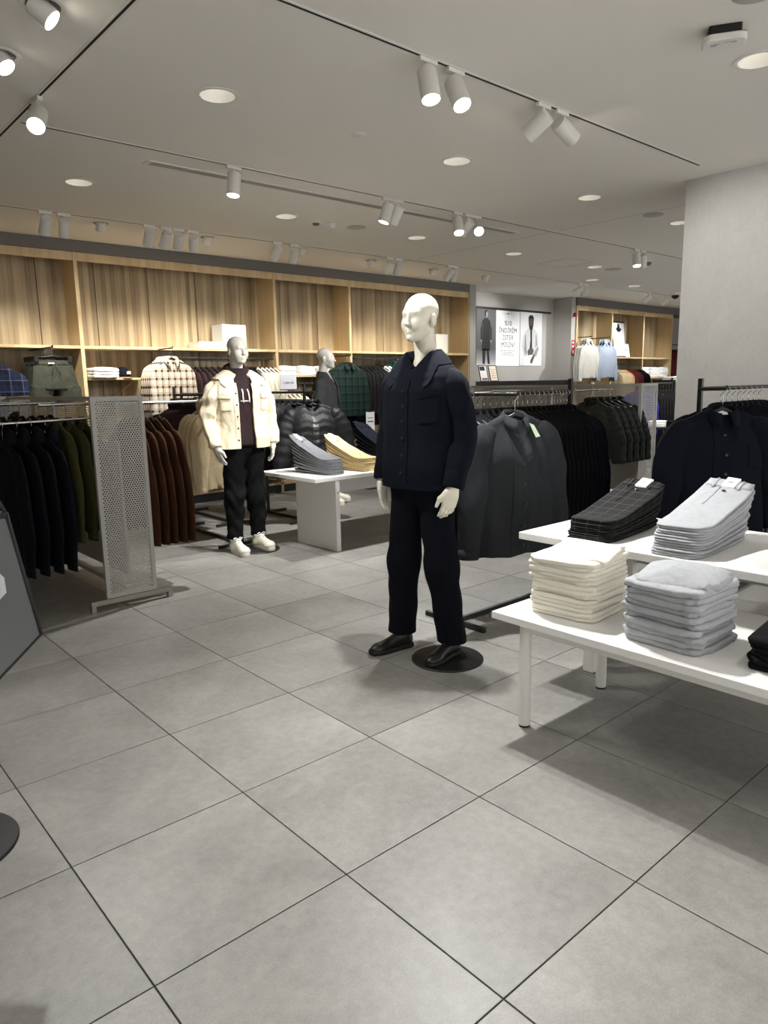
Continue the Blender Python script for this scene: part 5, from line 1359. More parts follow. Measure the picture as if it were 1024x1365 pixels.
# shorts on clip hangers
def make_shorts(mat):
    t = thing('shorts', 'x', 'shorts')
    f = lambda a, v, off=0.0: ((lerp(0.185, 0.245, v)+off+0.012*v*nz(math.cos(a)*3, math.sin(a)*3, v*3))*spw(math.cos(a), 0.7), (lerp(0.03, 0.075, v)+off+0.025*v*nz(math.cos(a)*5, 2, v*4))*spw(math.sin(a), 0.85), -0.135-0.30*v)
    grid(f, 36, 14).build('hips', mat, t, True)
    for sd in (-1, 1):
        limb([(sd*0.13, 0, -0.40), (sd*0.14, 0, -0.47), (sd*0.15, 0, -0.56)], [0.115, 0.12, 0.122], 20, sd*2.0, 0.08, 6, 0.62, cap0=False).build('leg', mat, t, True)
    wb = patch(f, 0, 2*PI, 0.0, 0.13, 0.006, 36, 2).build('waistband', mat, t, True)
    for k in (-1, 1):
        MB().tube([(k*0.012, -0.055, -0.175), (k*0.03, -0.085, -0.23), (k*0.045, -0.092, -0.29)], 0.004, 6).build('drawstring', mat, t, True)
        patch(f, -PI/2+k*0.75-0.06, -PI/2+k*0.75+0.06, 0.3, 0.92, 0.004, 2, 8, skew=k*0.4).build('pocket_welt', mat, t, True)
    box('label', -0.06, 0.0, -0.052, -0.049, -0.17, -0.158, M_PAPER, t).rotation_euler = (0, 0.0, 0)
    return t
def clip_hanger(loc, rz, label, group):
    t = thing('clip_hanger', label, 'hanger', loc, rz, group)
    link('hook', hanger_meshes()['hook'], t)
    MB().tube([(-0.18, 0, -0.105), (-0.06, 0, -0.10), (0, 0, -0.09), (0.06, 0, -0.10), (0.18, 0, -0.105)], [0.008, 0.009, 0.016, 0.009, 0.008], 8).build('bar', M_BLACK_PL, t, True)
    for s in (-1, 1): box('clip', s*0.165-0.022, s*0.165+0.022, -0.04, 0.04, -0.155, -0.092, M_BLACK_PL, t, bevel=0.004)
psh = make_shorts(F_GREEN_S)
tag(MB().tube([(0, 0.75, 0), (0, -0.02, 0), (0, -0.024, 0.02)], 0.008, 8).build('garment_peg', M_BLACK, None, 'auto', loc=(2.48, 6.40, 1.88)), 'black arm on the oak wall carrying grey-green shorts', 'display arm')
for k in range(5):
    p = (2.48, 6.42+0.075*k, 1.88)
    place(psh, p, RND.uniform(-0.04, 0.04), 'grey-green drawstring shorts at the oak wall, %s from the peg tip' % ORD[k], 'grey-green shorts on the oak wall', 'shorts')
    clip_hanger(p, 0, 'black clip hanger holding grey-green shorts', 'clip hangers with shorts')
# small shelf with white tees and a cap
t = thing('bracket_shelf', 'short oak bracket shelf with white tees and a navy cap', 'shelf', (2.96, 6.775, 0))
box('board', 0.0, 0.70, 0.0, 0.37, 1.545, 1.568, M_WOOD2, t, bevel=0.002)
MB().tube([(0.55, 0.03, 1.545), (0.40, 0.36, 1.36)], 0.008, 8).build('bracket', M_WOOD2, t); box('bracket_plate', 0.50, 0.70, 0.33, 0.37, 1.30, 1.545, M_WOOD2, t)
def fold_pile(n, x, y, z, mat, label, group, cat='t-shirt', sx=0.26, sy=0.30, th=0.03, name='folded_tee', rz=0.0, sag=0.01):
    me = pillow(sx, sy, th*1.04, RND.uniform(0, 40), 0.010, 30, sag=sag, crease=0.01, edge=0.008).mesh(name, mat, True)
    for k in range(n):
        o = link(name, me, None, (x+RND.uniform(-.006, .006), y+RND.uniform(-.006, .006), z+k*th), (0, 0, rz+RND.choice((0, PI))+RND.uniform(-.04, .04)))
        tag(o, label % ORD[k] if '%s' in label else label, cat, group)
fold_pile(3, 3.12, 6.80, 1.569, F_WHITE, 'white folded tee, %s from the bottom of the pile beside the navy cap', 'white tees beside the navy cap', sx=0.30, th=0.034, sag=0.02)
t = thing('baseball_cap', 'navy baseball cap with tan brim and small white patch on the oak shelf', 'cap', (3.40, 6.92, 1.568), math.radians(0))
f = lambda a, b: (0.088*math.cos(b)**0.8*math.cos(a), 0.100*math.cos(b)**0.8*math.sin(a), 0.012+0.115*math.sin(b)**0.85)
MB().loft([[f(2*PI*j/28, PI/2*i/9*0.985) for j in range(28)] for i in range(10)]).build('crown', F_NAVY, t, True)
MB().loft([[(0.088*math.cos(a)*(1-0.05*k), -0.02+(-0.085-0.075*k)*abs(math.sin(a))**0.8, 0.010-0.008*k+0.010*math.cos(a)**2*0) for a in [0.15+(PI-0.3)*j/18 for j in range(19)]] for k in (0.0, 0.5, 1.0)]+
          [[(0.088*math.cos(a)*(1-0.05*k), -0.02+(-0.085-0.075*k)*abs(math.sin(a))**0.8, 0.006-0.008*k) for a in [0.15+(PI-0.3)*j/18 for j in range(19)]] for k in (1.0, 0.5, 0.0)], cap=False, closed=False).build('brim', plain('tan_suede', (176, 128, 82), 0.8), t, True)
MB().lathe([(0, 0.124), (0.009, 0.124), (0.009, 0.129), (0, 0.131)], 12).build('button', F_NAVY, t, 'auto')
box('patch', 0.02, 0.065, -0.094, -0.082, 0.045, 0.075, M_PAPER, t)
# rails under the shelf
def wall_rail(x0, x1, z, label, y=6.80):
    t = thing('wall_rail', label, 'clothes rail', (x0, y, z))
    MB().tube([(0, 0, 0), (x1-x0, 0, 0)], 0.011, 10).build('rail', M_BLACK, t, 'auto')
    for x in (0.02, x1-x0-0.02): MB().tube([(x, 0, 0), (x, 0.22, 0)], 0.008, 8).build('bracket', M_BLACK, t)
    return t
HGW = 'hangers on the oak-wall rails'; HLW = 'black hanger on a rail under the oak shelf'
wall_rail(4.05, 5.42, 1.80, 'black rail under the oak shelf with maroon and cream sweatshirts')
pmw = make_top('mw', F_MAROON, 'crew', ws=0.205, wh=0.215, L=0.70, d=0.05, sl=0.60, out=0.03, drop=0.085, sr=(0.092, 0.08, 0.056), seed=70.0, name='sweatshirt')
row([pmw], (4.08, 6.80, 1.80), (4.86, 6.80, 1.80), 10, FX, 'dark maroon sweatshirt under the oak shelf', 'maroon sweatshirts on the oak wall', (HLW, HGW), anchor='the plaid shirts')
pbw = make_top('bw', F_BLACK, 'crew', ws=0.205, wh=0.215, L=0.70, d=0.045, sl=0.60, out=0.03, drop=0.085, sr=(0.09, 0.08, 0.056), seed=72.0, name='sweatshirt')
row([pbw], (4.88, 6.80, 1.80), (5.10, 6.80, 1.80), 4, FX, 'black sweatshirt between maroon and cream ones under the oak shelf', 'black sweatshirts on the oak wall', (HLW, HGW))
pcw = make_top('cw', F_CREAM2, 'crew', ws=0.205, wh=0.215, L=0.74, d=0.05, sl=0.62, out=0.03, drop=0.085, sr=(0.095, 0.084, 0.058), seed=74.0, name='sweatshirt')
row([pcw], (5.10, 6.80, 1.80), (5.42, 6.80, 1.80), 5, FX, 'cream sweatshirt on the rail under the oak shelf', 'cream sweatshirts on the oak wall', (HLW, HGW), anchor='the black ones')
# bay with piles of white tees
t = thing('bracket_shelf', 'oak bracket shelf carrying piles of white tees behind the charcoal mannequin', 'shelf', (5.49, 6.775, 0))
box('board', 0.0, 1.21, 0.0, 0.37, 1.560, 1.583, M_WOOD2, t, bevel=0.002)
for k, x in enumerate((5.66, 5.98, 6.28)): fold_pile(4, x, 6.94, 1.584, F_WHITE, 'white folded tee, %s from the bottom of the '+ORD[k]+' pile behind the charcoal mannequin', 'white tees behind the charcoal mannequin', sx=0.28, th=0.028, sag=0.02)
wall_rail(5.52, 6.70, 1.47, 'black rail below the white tees behind the puffer rack')
row([pcw], (5.54, 6.80, 1.47), (5.85, 6.80, 1.47), 4, FX, 'cream sweatshirt on the lower rail behind the puffer rack', 'cream sweatshirts on the lower rail', (HLW, HGW))
row([pbw], (5.90, 6.80, 1.47), (6.60, 6.80, 1.47), 8, FX, 'black sweatshirt on the lower rail behind the puffer rack', 'black sweatshirts on the lower rail', (HLW, HGW))
# green plaid, face-out
pgp = make_top('gpl', F_PLAIDG, 'shirt', ws=0.235, wh=0.26, L=0.72, d=0.06, sl=0.60, out=0.07, drop=0.085, sr=(0.09, 0.082, 0.058), seed=76.0, name='shirt')
face_out(pgp, 6.42, 1.84, 3, 'dark green plaid overshirt face-out behind the charcoal mannequin', 'green plaid overshirts on the oak wall', 'shirt', 'green plaid overshirts')
wall_rail(6.80, 8.6, 1.82, 'black rail under the oak shelf with black, white and green jackets')
pch = make_top('chw', F_CHAR, 'crew', ws=0.205, wh=0.215, L=0.86, d=0.05, sl=0.62, out=0.03, drop=0.085, sr=(0.092, 0.08, 0.058), seed=78.0, name='coat')
row([pch], (6.84, 6.80, 1.82), (7.30, 6.80, 1.82), 6, FX, 'long charcoal coat on the rail beside the green plaid overshirts', 'charcoal coats on the oak wall', (HLW, HGW), cat='coat', anchor='the plaid ones')
pwh = make_top('whw', F_WHITE, 'crew', ws=0.205, wh=0.215, L=0.78, d=0.05, sl=0.62, out=0.03, drop=0.085, sr=(0.092, 0.08, 0.058), seed=79.0, name='sweatshirt')
row([pwh], (7.32, 6.80, 1.82), (7.48, 6.80, 1.82), 2, FX, 'white sweatshirt between charcoal coats and dark green jackets', 'white sweatshirts on the oak wall', (HLW, HGW))
pgr = make_top('grw', fabric('bottle_green_fleece', (30, 58, 54)), 'hood', ws=0.205, wh=0.215, L=0.72, d=0.05, sl=0.62, out=0.03, drop=0.085, sr=(0.092, 0.08, 0.058), seed=80.0, name='hoodie')
row([pgr], (7.48, 6.80, 1.82), (8.5, 6.80, 1.82), 9, FX, 'bottle green hoodie on the rail beyond the white sweatshirts', 'bottle green hoodies on the oak wall', (HLW, HGW))
wall_rail(3.0, 5.42, 0.98, 'black lower rail of the oak wall with beige trousers')
plow = make_top('low', F_BEIGE, 'crew', ws=0.205, wh=0.215, L=0.66, d=0.05, sl=0.55, out=0.03, drop=0.085, sr=(0.09, 0.08, 0.056), seed=82.0, name='sweatshirt')
row([plow], (4.2, 6.80, 0.98), (5.40, 6.80, 0.98), 10, FX, 'beige sweatshirt on the lower rail of the oak wall', 'beige sweatshirts on the lower rail', (HLW, HGW))
t = thing('price_sign', 'white price card hanging below the charcoal coats', 'price sign', (6.50, 6.10, 0))
box('card', -0.075, 0.075, 0.0, 0.004, 0.80, 1.07, M_PAPER, t)
box('clip', -0.05, 0.05, -0.004, 0.008, 1.065, 1.085, M_BLACK_PL, t)
for z_, w_ in ((0.98, 0.045), (0.935, 0.055), (0.925, 0.055)): box('print_line', -w_, w_, -0.001, 0.0, z_, z_+0.010, M_INKG, t)
box('stem', -0.006, 0.006, 0.004, 0.012, 0.0, 0.82, M_BLACK, t); box('foot', -0.10, 0.10, -0.08, 0.09, 0.0, 0.006, M_BLACK, t)
# display blocks on the high shelf
for x0, x1, h_, lb in ((4.69, 5.03, 0.305, 'tall matt white display block on the high oak shelf above the cream-jacket mannequin'), (4.36, 4.683, 0.085, 'low matt white display block on the high oak shelf beside the tall one'), (8.55, 8.81, 0.30, 'matt white display block on the high shelf behind the navy-jacket mannequin')):
    t = thing('display_block', lb, 'display block', ((x0+x1)/2, 6.95, 1.921))
    hw = (x1-x0)/2
    box('block', -hw, hw, -0.13, 0.15, 0.0, h_-0.012, plain('matt_white_block', (214, 212, 206), 0.8), t, bevel=0.003)
    box('lid', -hw-0.001, hw+0.001, -0.131, 0.151, h_-0.0115, h_, plain('matt_white_block', (214, 212, 206), 0.8), t, bevel=0.003)

# ------------------------------------------------------------------ poster wall
def poly(name, pts, y, mat, parent, th=0.001):
    n = len(pts)
    a = [(p[0], y, p[1]) for p in pts]; b = [(p[0], y+th, p[1]) for p in pts]
    me = bpy.data.meshes.new(name)
    me.from_pydata(a+b, [], [tuple(range(n)), tuple(range(2*n-1, n-1, -1))]+[(k, n+k, n+(k+1) % n, (k+1) % n) for k in range(n)])
    me.materials.append(mat); return link(name, me, parent)
PY = 7.268
def grad_mat():
    k = NT('studio_backdrop_print'); tc = k.n('ShaderNodeTexCoord'); sp = k.n('ShaderNodeSeparateXYZ'); k.l(tc, 'Generated', sp, 0)
    cr = k.n('ShaderNodeValToRGB'); cr.color_ramp.elements[0].color = lin((206, 206, 208)); cr.color_ramp.elements[1].color = lin((96, 96, 98))
    e = cr.color_ramp.elements.new(0.12); e.color = lin((150, 150, 152)); e = cr.color_ramp.elements.new(0.3); e.color = lin((84, 84, 86))
    k.l(sp, 'Z', cr, 0); k.l(cr, 0, k.b, 'Base Color'); k.b.inputs['Roughness'].default_value = 0.6
    return k.m
t = thing('wall_poster_print', 'grey poster of a standing figure in a long black coat', 'poster', (10.29, PY, 1.74))
poly('sheet', [(-0.27, 0), (0.27, 0), (0.27, 1.0), (-0.27, 1.0)], 0, grad_mat(), t, 0.004)
INK = plain('print_black', (20, 20, 21), 0.6); INK2 = plain('print_grey', (150, 148, 146), 0.6); INK3 = plain('print_pale', (206, 206, 208), 0.6); INK4 = plain('print_skin', (82, 72, 66), 0.6)
fg = poly('printed_coat', [(-0.12, 0.27), (0.105, 0.27), (0.10, 0.5), (0.095, 0.74), (0.10, 0.79), (0.03, 0.84), (-0.05, 0.84), (-0.12, 0.79), (-0.10, 0.72), (-0.115, 0.5)], -0.0012, INK, t)
for s_ in (-1, 1):
    poly('printed_arm', [(s_*0.105-0.005, 0.79), (s_*0.155-0.005, 0.64), (s_*0.15-0.005, 0.46), (s_*0.118-0.005, 0.46), (s_*0.112-0.005, 0.62)][::s_], -0.0014, INK, t)
    poly('printed_hand', [(s_*0.15-0.005, 0.455), (s_*0.145-0.005, 0.41), (s_*0.12-0.005, 0.42), (s_*0.118-0.005, 0.455)][::s_], -0.0014, INK2, t)
poly('printed_legs', [(-0.10, 0.03), (-0.04, 0.03), (-0.02, 0.27), (0.01, 0.27), (0.04, 0.03), (0.10, 0.03), (0.07, 0.29), (-0.11, 0.29)], -0.0012, INK, t)
poly('printed_face', [(0.0, 0.85), (0.03, 0.87), (0.045, 0.92), (0.03, 0.965), (-0.005, 0.97), (-0.03, 0.93), (-0.02, 0.87)], -0.0012, INK2, t)
poly('printed_hair', [(-0.045, 0.86), (-0.015, 0.87), (-0.008, 0.95), (0.03, 0.955), (0.02, 0.98), (-0.02, 0.985), (-0.05, 0.95)], -0.0014, INK, t)
t = thing('wall_poster_print', 'white poster with black discount lettering between two fashion pictures', 'poster', (10.905, PY, 1.735))
poly('sheet', [(-0.345, 0), (0.345, 0), (0.345, 1.0), (-0.345, 1.0)], 0, M_PAPER, t, 0.004)
for s_, z_ in (('%10', 0.735), ('İNDİRİM', 0.605), ('İSTER', 0.475), ('MİSİN?', 0.345)):
    text(s_, 0.125, (0, -0.001, z_), (PI/2, 0, 0), M_INK, t, bold=0.0)
for z_, ws_ in ((0.268, (0.05, 0.02, 0.07, 0.03, 0.08, 0.05, 0.04)), (0.232, (0.03, 0.06, 0.04, 0.05, 0.04)), (0.196, (0.05, 0.07, 0.03, 0.06, 0.04, 0.05))):
    x = -sum(w_+0.012 for w_ in ws_)/2; mb = MB()
    for w_ in ws_: mb.box(x, x+w_, -0.0012, 0, z_, z_+0.014); x += w_+0.012
    mb.build('small_print', M_INKG, t)
mb = MB(); mb.box(-0.09, -0.05, -0.0012, 0, 0.945, 0.951); mb.box(0.05, 0.09, -0.0012, 0, 0.945, 0.951); mb.box(-0.02, 0.02, -0.0012, 0, 0.935, 0.962); mb.build('small_emblem', M_INK, t)
box('bottom_line', -0.10, 0.10, -0.0012, 0, 0.045, 0.049, M_INKG, t)
t = thing('wall_poster_print', 'pale poster of a bearded figure in an open white jacket', 'poster', (11.605, PY, 1.74))
poly('sheet', [(-0.34, 0), (0.34, 0), (0.34, 1.0), (-0.34, 1.0)], 0, plain('poster_pale', (222, 222, 224), 0.6), t, 0.004)
JK = plain('print_jacket', (196, 196, 198), 0.6); SH = plain('print_fold', (140, 140, 142), 0.6); TR = plain('print_trouser', (236, 236, 238), 0.6)
poly('printed_trousers', [(-0.22, 0.0), (0.22, 0.0), (0.20, 0.24), (-0.18, 0.24)], -0.0010, TR, t)
poly('printed_jacket', [(-0.21, 0.18), (-0.05, 0.19), (0.0, 0.30), (0.05, 0.20), (0.20, 0.17), (0.27, 0.36), (0.23, 0.58), (0.16, 0.66), (0.05, 0.71), (-0.07, 0.71), (-0.17, 0.65), (-0.24, 0.56), (-0.28, 0.36)], -0.0013, JK, t)
poly('printed_fold', [(-0.19, 0.58), (-0.165, 0.58), (-0.13, 0.24), (-0.17, 0.20), (-0.21, 0.30)], -0.0016, SH, t)
poly('printed_fold', [(0.14, 0.60), (0.165, 0.58), (0.20, 0.40), (0.14, 0.34)], -0.0016, SH, t)
poly('printed_fold', [(0.06, 0.20), (0.20, 0.36), (0.25, 0.34), (0.16, 0.18)], -0.0016, SH, t)
poly('printed_shirt', [(-0.045, 0.30), (0.035, 0.30), (0.03, 0.50), (0.025, 0.68), (-0.03, 0.68), (-0.02, 0.5)], -0.0018, INK, t)
poly('printed_head', [(-0.055, 0.68), (0.035, 0.67), (0.075, 0.80), (0.065, 0.89), (0.04, 0.92), (-0.05, 0.92), (-0.08, 0.88), (-0.085, 0.80)], -0.0020, INK4, t)
poly('printed_hair', [(-0.086, 0.83), (-0.06, 0.88), (0.045, 0.885), (0.075, 0.84), (0.075, 0.91), (0.04, 0.95), (-0.05, 0.95), (-0.09, 0.91)], -0.0024, INK, t)
poly('printed_beard', [(-0.075, 0.79), (-0.03, 0.75), (0.02, 0.75), (0.068, 0.79), (0.045, 0.70), (-0.01, 0.67), (-0.06, 0.71)], -0.0024, INK, t)
poly('printed_hand', [(-0.09, 0.20), (0.05, 0.21), (0.09, 0.28), (0.06, 0.33), (-0.05, 0.33), (-0.11, 0.27)], -0.0022, INK4, t)
poly('printed_hand', [(-0.02, 0.05), (0.04, 0.04), (0.13, 0.19), (0.09, 0.22), (0.03, 0.16), (-0.01, 0.11)], -0.0022, INK4, t)
tag(box('picture_rail', 9.45, 12.20, 7.245, 7.278, 2.742, 2.775, M_BLACK), 'black picture rail running above the three posters', 'rail')
t = thing('counter', 'black counter ledge below the posters', 'counter', (10.87, 7.0, 0))
box('counter_top', -1.42, 1.43, -0.20, 0.27, 1.385, 1.455, M_BLACK, t, bevel=0.004); box('front', -1.40, 1.41, -0.15, 0.27, 0.0, 1.383, plain('dark_front', (52, 51, 50), 0.6), t)
for x, lb, inner in ((9.72, 'dark framed notice with a small picture on the counter ledge', 1), (9.98, 'framed cream notice leaning on the counter ledge beside the dark one', 0)):
    t = thing('framed_notice', lb, 'notice', (x, 6.80, 1.4555)); t.rotation_euler = (math.radians(-14), 0, 0)
    fr = MB(); fr.box(-0.105, -0.093, 0, 0.012, 0, 0.285); fr.box(0.093, 0.105, 0, 0.012, 0, 0.285); fr.box(-0.093, 0.093, 0, 0.012, 0, 0.012); fr.box(-0.093, 0.093, 0, 0.012, 0.273, 0.285); fr.build('frame', M_BLACK, t)
    box('sheet', -0.093, 0.093, 0.004, 0.010, 0.012, 0.273, M_PAPER if inner else plain('cream_sheet', (240, 226, 208), 0.6), t)
    if inner: box('picture', -0.08, 0.05, 0.0025, 0.004, 0.19, 0.262, M_INK, t); box('picture', -0.06, 0.08, 0.0025, 0.004, 0.02, 0.06, plain('muted_red', (150, 100, 92), 0.7), t)
    else:
        for k in range(5): box('print_line', -0.06, 0.05 if k % 2 else 0.07, 0.0025, 0.004, 0.06+0.036*k, 0.072+0.036*k, plain('faded_orange', (214, 170, 140), 0.7), t)
# alarm and exit sign on the return wall
t = thing('fire_alarm', 'round red fire alarm sounder beside the hoodie display', 'fire alarm', (12.40, 6.86, 2.70)); t.rotation_euler = (PI/2, 0, 0)
MB().lathe([(0, 0), (0.055, 0), (0.055, 0.02), (0, 0.02)], 24).build('base', M_WHITE_M, t, 'auto'); MB().lathe([(0.045, 0.02), (0.045, 0.055), (0.035, 0.07), (0, 0.07)], 24).build('sounder', plain('alarm_red', (150, 22, 26), 0.4), t, 'auto')
t = thing('fire_sign', 'small upright red fire sign with white symbol on the grey pier', 'sign', (12.40, 6.858, 1.92))
box('plate', -0.045, 0.045, -0.004, 0.0, 0.0, 0.30, plain('sign_red', (170, 34, 36), 0.5), t)
MB().tube([(0.0, -0.005, 0.04), (0.0, -0.005, 0.11)], 0.013, 8).build('symbol', M_PAPER, t, True); box('symbol', -0.022, 0.022, -0.0055, -0.004, 0.16, 0.20, M_PAPER, t); box('symbol', -0.026, 0.026, -0.0055, -0.004, 0.24, 0.27, M_PAPER, t)

# ------------------------------------------------------------------ right oak unit
pgh = make_top('ghd', F_GREY_H, 'hood', ws=0.235, wh=0.24, L=0.68, d=0.08, sl=0.66, out=0.09, drop=0.085, sr=(0.09, 0.082, 0.055), seed=90.0, name='hoodie', hem=True)
face_out(pgh, 12.62, 2.28, 3, 'pale grey hoodie hanging face-out beyond the poster wall', 'pale grey hoodies beyond the posters', 'hoodie', 'pale grey hoodies', 6.60)
pbh = make_top('bhd', F_BLUEG, 'hood', ws=0.235, wh=0.24, L=0.68, d=0.08, sl=0.66, out=0.09, drop=0.085, sr=(0.09, 0.082, 0.055), seed=92.0, name='hoodie', hem=True)
face_out(pbh, 13.27, 2.28, 3, 'pale blue hoodie hanging face-out beyond the poster wall', 'pale blue hoodies beyond the posters', 'hoodie', 'pale blue hoodies', 6.60)
wall_rail(13.80, 15.00, 1.76, 'black rail with cream to black hoodies under the far oak shelf', 6.86)
HGF = 'hangers on the far oak unit'; HLF = 'black hanger on the far rail beyond the posters'
def far_top(key, mat, sd): return make_top(key, mat, 'crew', ws=0.20, wh=0.205, L=0.62, d=0.045, sl=0.55, out=0.02, drop=0.085, sr=(0.088, 0.08, 0.056), seed=sd, name='sweatshirt')
x = 13.82
for key, mat, n, nm in (('f1', F_BEIGE, 6, 'beige'), ('f2', F_ORANGE, 1, 'orange'), ('f3', F_WINE, 5, 'wine-red'), ('f4', F_BLACK, 4, 'black')):
    row([far_top(key, mat, x)], (x, 6.86, 1.76), (x+0.074*n, 6.86, 1.76), n, FX, '%s sweatshirt on the far rail under the oak shelf beyond the posters' % nm, '%s sweatshirts on the far rail' % nm, (HLF, HGF)); x += 0.074*n
for k, x in enumerate((15.23, 15.66, 16.08)): fold_pile(5, x, 7.0, 1.487, F_WHITE, 'white folded tee, %s from the bottom of the '+ORD[k]+' pile beyond the posters', 'white tees on the far oak shelf', sx=0.38, sy=0.3, th=0.042)
t = thing('framed_poster', 'upright framed poster of a figure in white standing on the far oak shelf', 'poster', (14.14, 6.86, 1.917)); t.rotation_euler = (math.radians(-6), 0, 0)
box('board', -0.235, 0.235, 0.0, 0.015, 0.0, 0.74, M_BLACK, t); box('sheet', -0.225, 0.225, -0.002, 0.0, 0.02, 0.71, plain('poster_pale', (222, 222, 224), 0.6), t)
poly('printed_figure', [(-0.13, 0.04), (0.14, 0.04), (0.15, 0.42), (0.08, 0.52), (-0.06, 0.53), (-0.14, 0.44)], -0.0035, INK3, t)
poly('printed_head', [(-0.03, 0.52), (0.035, 0.52), (0.12, 0.58), (0.05, 0.61), (0.03, 0.69), (-0.03, 0.69), (-0.05, 0.62), (-0.11, 0.58)], -0.004, INK, t)
t = thing('shelf_sign', 'small white sign card leaning on the far oak shelf', 'sign', (14.66, 6.98, 1.917)); t.rotation_euler = (math.radians(-10), 0, 0)
box('card', -0.095, 0.095, 0.0, 0.006, 0.0, 0.29, M_PAPER, t); box('print_line', -0.05, 0.05, -0.001, 0.0, 0.15, 0.165, M_INKG, t)
pwn = far_top('f5', F_WINE, 5.5)
wall_rail(16.36, 17.2, 2.22, 'black rail with long wine-red coats past the end of the far oak unit', 6.9)
row([pwn], (16.40, 6.9, 2.22), (16.9, 6.9, 2.22), 4, FX, 'wine-red coat past the end of the far oak unit', 'wine-red coats past the far unit', (HLF, HGF))

# ------------------------------------------------------------------ far aisle seen between the stand and the column
rack('black clothes rack far down the aisle beyond the concrete column', 10.6, 4.45, 1.15, 0)
pf = far_top('fa', F_BLACK, 101.0)
row([pf], (10.86, 4.45, 1.372), (11.7, 4.45, 1.372), 9, FX, 'black sweatshirt on the far aisle rack beyond the column', 'black sweatshirts down the far aisle', ('black hanger on the far aisle rack', 'hangers on the far aisle rack'))
pfb = make_top('fb', F_BLUE, 'crew', ws=0.22, wh=0.24, L=0.84, d=0.07, sl=0.62, out=0.05, sr=(0.09, 0.08, 0.06), seed=103.0, name='coat')
place(pfb, (10.72, 4.45, 1.372), FX, 'cobalt blue coat at the near end of the far aisle rack', None, 'coat')
t = thing('console_table', 'black four-legged table with small heaps of clothes down the far aisle', 'table', (10.45, 3.72, 0))
box('table_top', -0.28, 0.30, -0.35, 0.35, 0.70, 0.73, M_BLACK, t)
for a, b in ((-0.25, -0.32), (0.27, -0.32), (-0.25, 0.32), (0.27, 0.32)): box('leg', a-0.02, a+0.02, b-0.02, b+0.02, 0.0, 0.70, M_BLACK, t)
fold_pile(3, 10.40, 3.62, 0.731, F_BLACK, 'black folded sweater on the far aisle table', 'black sweaters on the far aisle table', 'sweater', name='folded_sweater')
fold_pile(3, 10.45, 3.94, 0.731, F_WHITE, 'white folded sweater on the far aisle table', 'white sweaters on the far aisle table', 'sweater', name='folded_sweater', th=0.025)
fold_pile(1, 10.40, 3.62, 0.822, fabric('leaf_green_knit', (66, 102, 60)), 'green folded sweater lying on black ones on the far aisle table', None, 'sweater', name='folded_sweater', th=0.06, sag=0.03) if False else None
t = thing('shelf_stand', 'dark open shelf stand far down the aisle', 'shelf stand', (12.5, 4.75, 0))
for x in (-0.45, 0.45): box('upright', x-0.02, x+0.02, -0.2, 0.2, 0.0, 1.42, M_BLACK, t)
for z_ in (0.3, 0.85, 1.38): box('shelf', -0.43, 0.43, -0.2, 0.2, z_, z_+0.03, M_GREY_M if z_ > 1.3 else M_BLACK, t)
fold_pile(2, 12.4, 4.75, 1.411, F_WHITE, 'white folded tee on top of the dark shelf stand', 'white tees on the dark shelf stand', sx=0.34)

# ------------------------------------------------------------------ bag stand at the aisle edge
t = thing('bag_stand', 'black bag stand with round floor disc at the aisle edge', 'stand', (0.335, 0.955, 0))
MB().lathe([(0, 0), (0.205, 0), (0.205, 0.006), (0.202, 0.010), (0, 0.010)], 64).build('floor_disc', M_BLACK, t, 'auto')
MB().tube([(0, 0, 0.01), (0, 0, 1.16)], 0.013, 14).build('pole', M_BLACK, t, 'auto')
MB().tube([(0, 0, 1.15), (0.10, -0.06, 1.15), (0.17, -0.10, 1.15)], 0.008, 10).build('arm', M_BLACK, t, 'auto')
M_BAG = mesh_cloth('grey_mesh_net', (104, 106, 108), 0.80); M_PIPE = plain('dark_piping', (38, 38, 40), 0.7)
t = thing('shopping_bag', 'translucent grey mesh shopping bag with dark piping hanging on the stand', 'bag', (0, 0, 0))
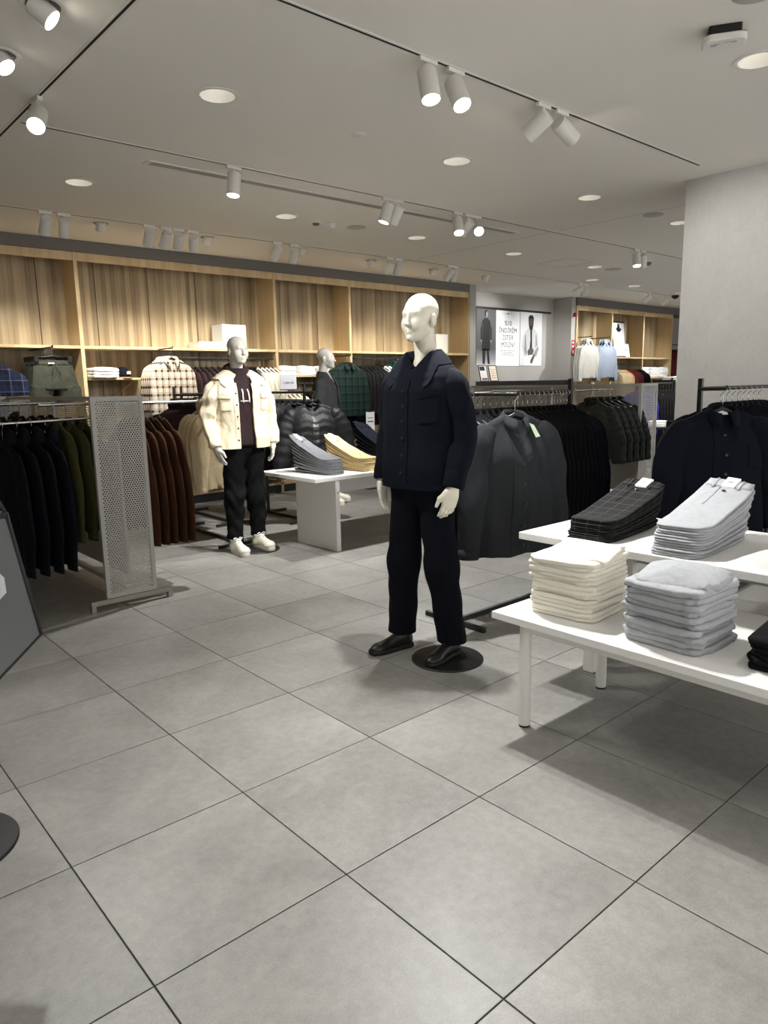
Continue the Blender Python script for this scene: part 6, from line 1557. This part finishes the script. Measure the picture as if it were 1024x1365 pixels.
# corners: mouth (narrower) and base (flared)
B = [Vector(p) for p in ((0.633, 0.784, 0.694), (0.400, 0.700, 0.545), (0.33, 0.80, 0.58), (0.56, 0.895, 0.72))]
T = [Vector(p) for p in ((0.580, 0.815, 1.075), (0.40, 0.79, 1.080), (0.36, 0.855, 1.085), (0.535, 0.895, 1.080))]
mb = MB()
for k in range(4):
    a, b, c, d = B[k], B[(k+1) % 4], T[(k+1) % 4], T[k]; rows_ = []
    for i in range(9):
        rw = []
        for j in range(9):
            p = a.lerp(b, j/8).lerp(d.lerp(c, j/8), i/8); n_ = (b-a).cross(d-a).normalized()
            rw.append(p+n_*0.012*nz(i*0.5+k*3, j*0.5, 2)*math.sin(PI*i/8)*math.sin(PI*j/8))
        rows_.append(rw)
    mb.loft(rows_, cap=False, closed=False)
mb.add(B, [(0, 1, 2, 3)])
mb.build('net', M_BAG, t, True)
for k in range(4): MB().tube([B[k], B[k].lerp(T[k], 0.5), T[k]], 0.006, 8).build('piping', M_PIPE, t, True)
for P_ in (B, T):
    for k in range(4): MB().tube([P_[k], P_[(k+1) % 4]], 0.004 if P_ is B else 0.010, 8).build('piping', M_PIPE, t, True)
lg_ = B[0].lerp(B[1], 0.46).lerp(T[0].lerp(T[1], 0.46), 0.50); nn_ = (B[1]-B[0]).cross(T[0]-B[0]).normalized()
ax_ = (B[0]-B[1]).normalized(); up_ = (T[0]-B[0]).normalized()
if nn_.dot(CAM_POS-lg_) < 0: nn_ = -nn_
outl = [(-0.10, -0.03), (0.035, -0.022), (0.042, 0.02), (0.03, 0.045), (0.008, 0.055), (-0.02, 0.05), (-0.10, 0.045)]
mb = MB(); n = len(outl)
mb.add([lg_+nn_*0.012+ax_*u+up_*v for u, v in outl]+[lg_+nn_*0.009+ax_*u+up_*v for u, v in outl], [tuple(range(n)), tuple(range(2*n-1, n-1, -1))]+[(k, n+k, n+(k+1) % n, (k+1) % n) for k in range(n)])
mb.build('printed_logo', plain('logo_pale_grey', (196, 198, 200), 0.7), t)
mb = MB(); mb.tube([lg_+nn_*0.013+ax_*u+up_*v for u, v in ((-0.06, -0.004), (0.0, -0.004), (0.014, 0.002), (0.016, 0.012))], 0.003, 6).build('logo_counter', M_PIPE, t)
MB().tube([T[0], T[0]+Vector((-0.03, 0, 0.07)), (0.52, 0.865, 1.165), T[3]+Vector((-0.02, 0, 0.06)), T[3]], 0.006, 8).build('handle', M_PIPE, t, True)
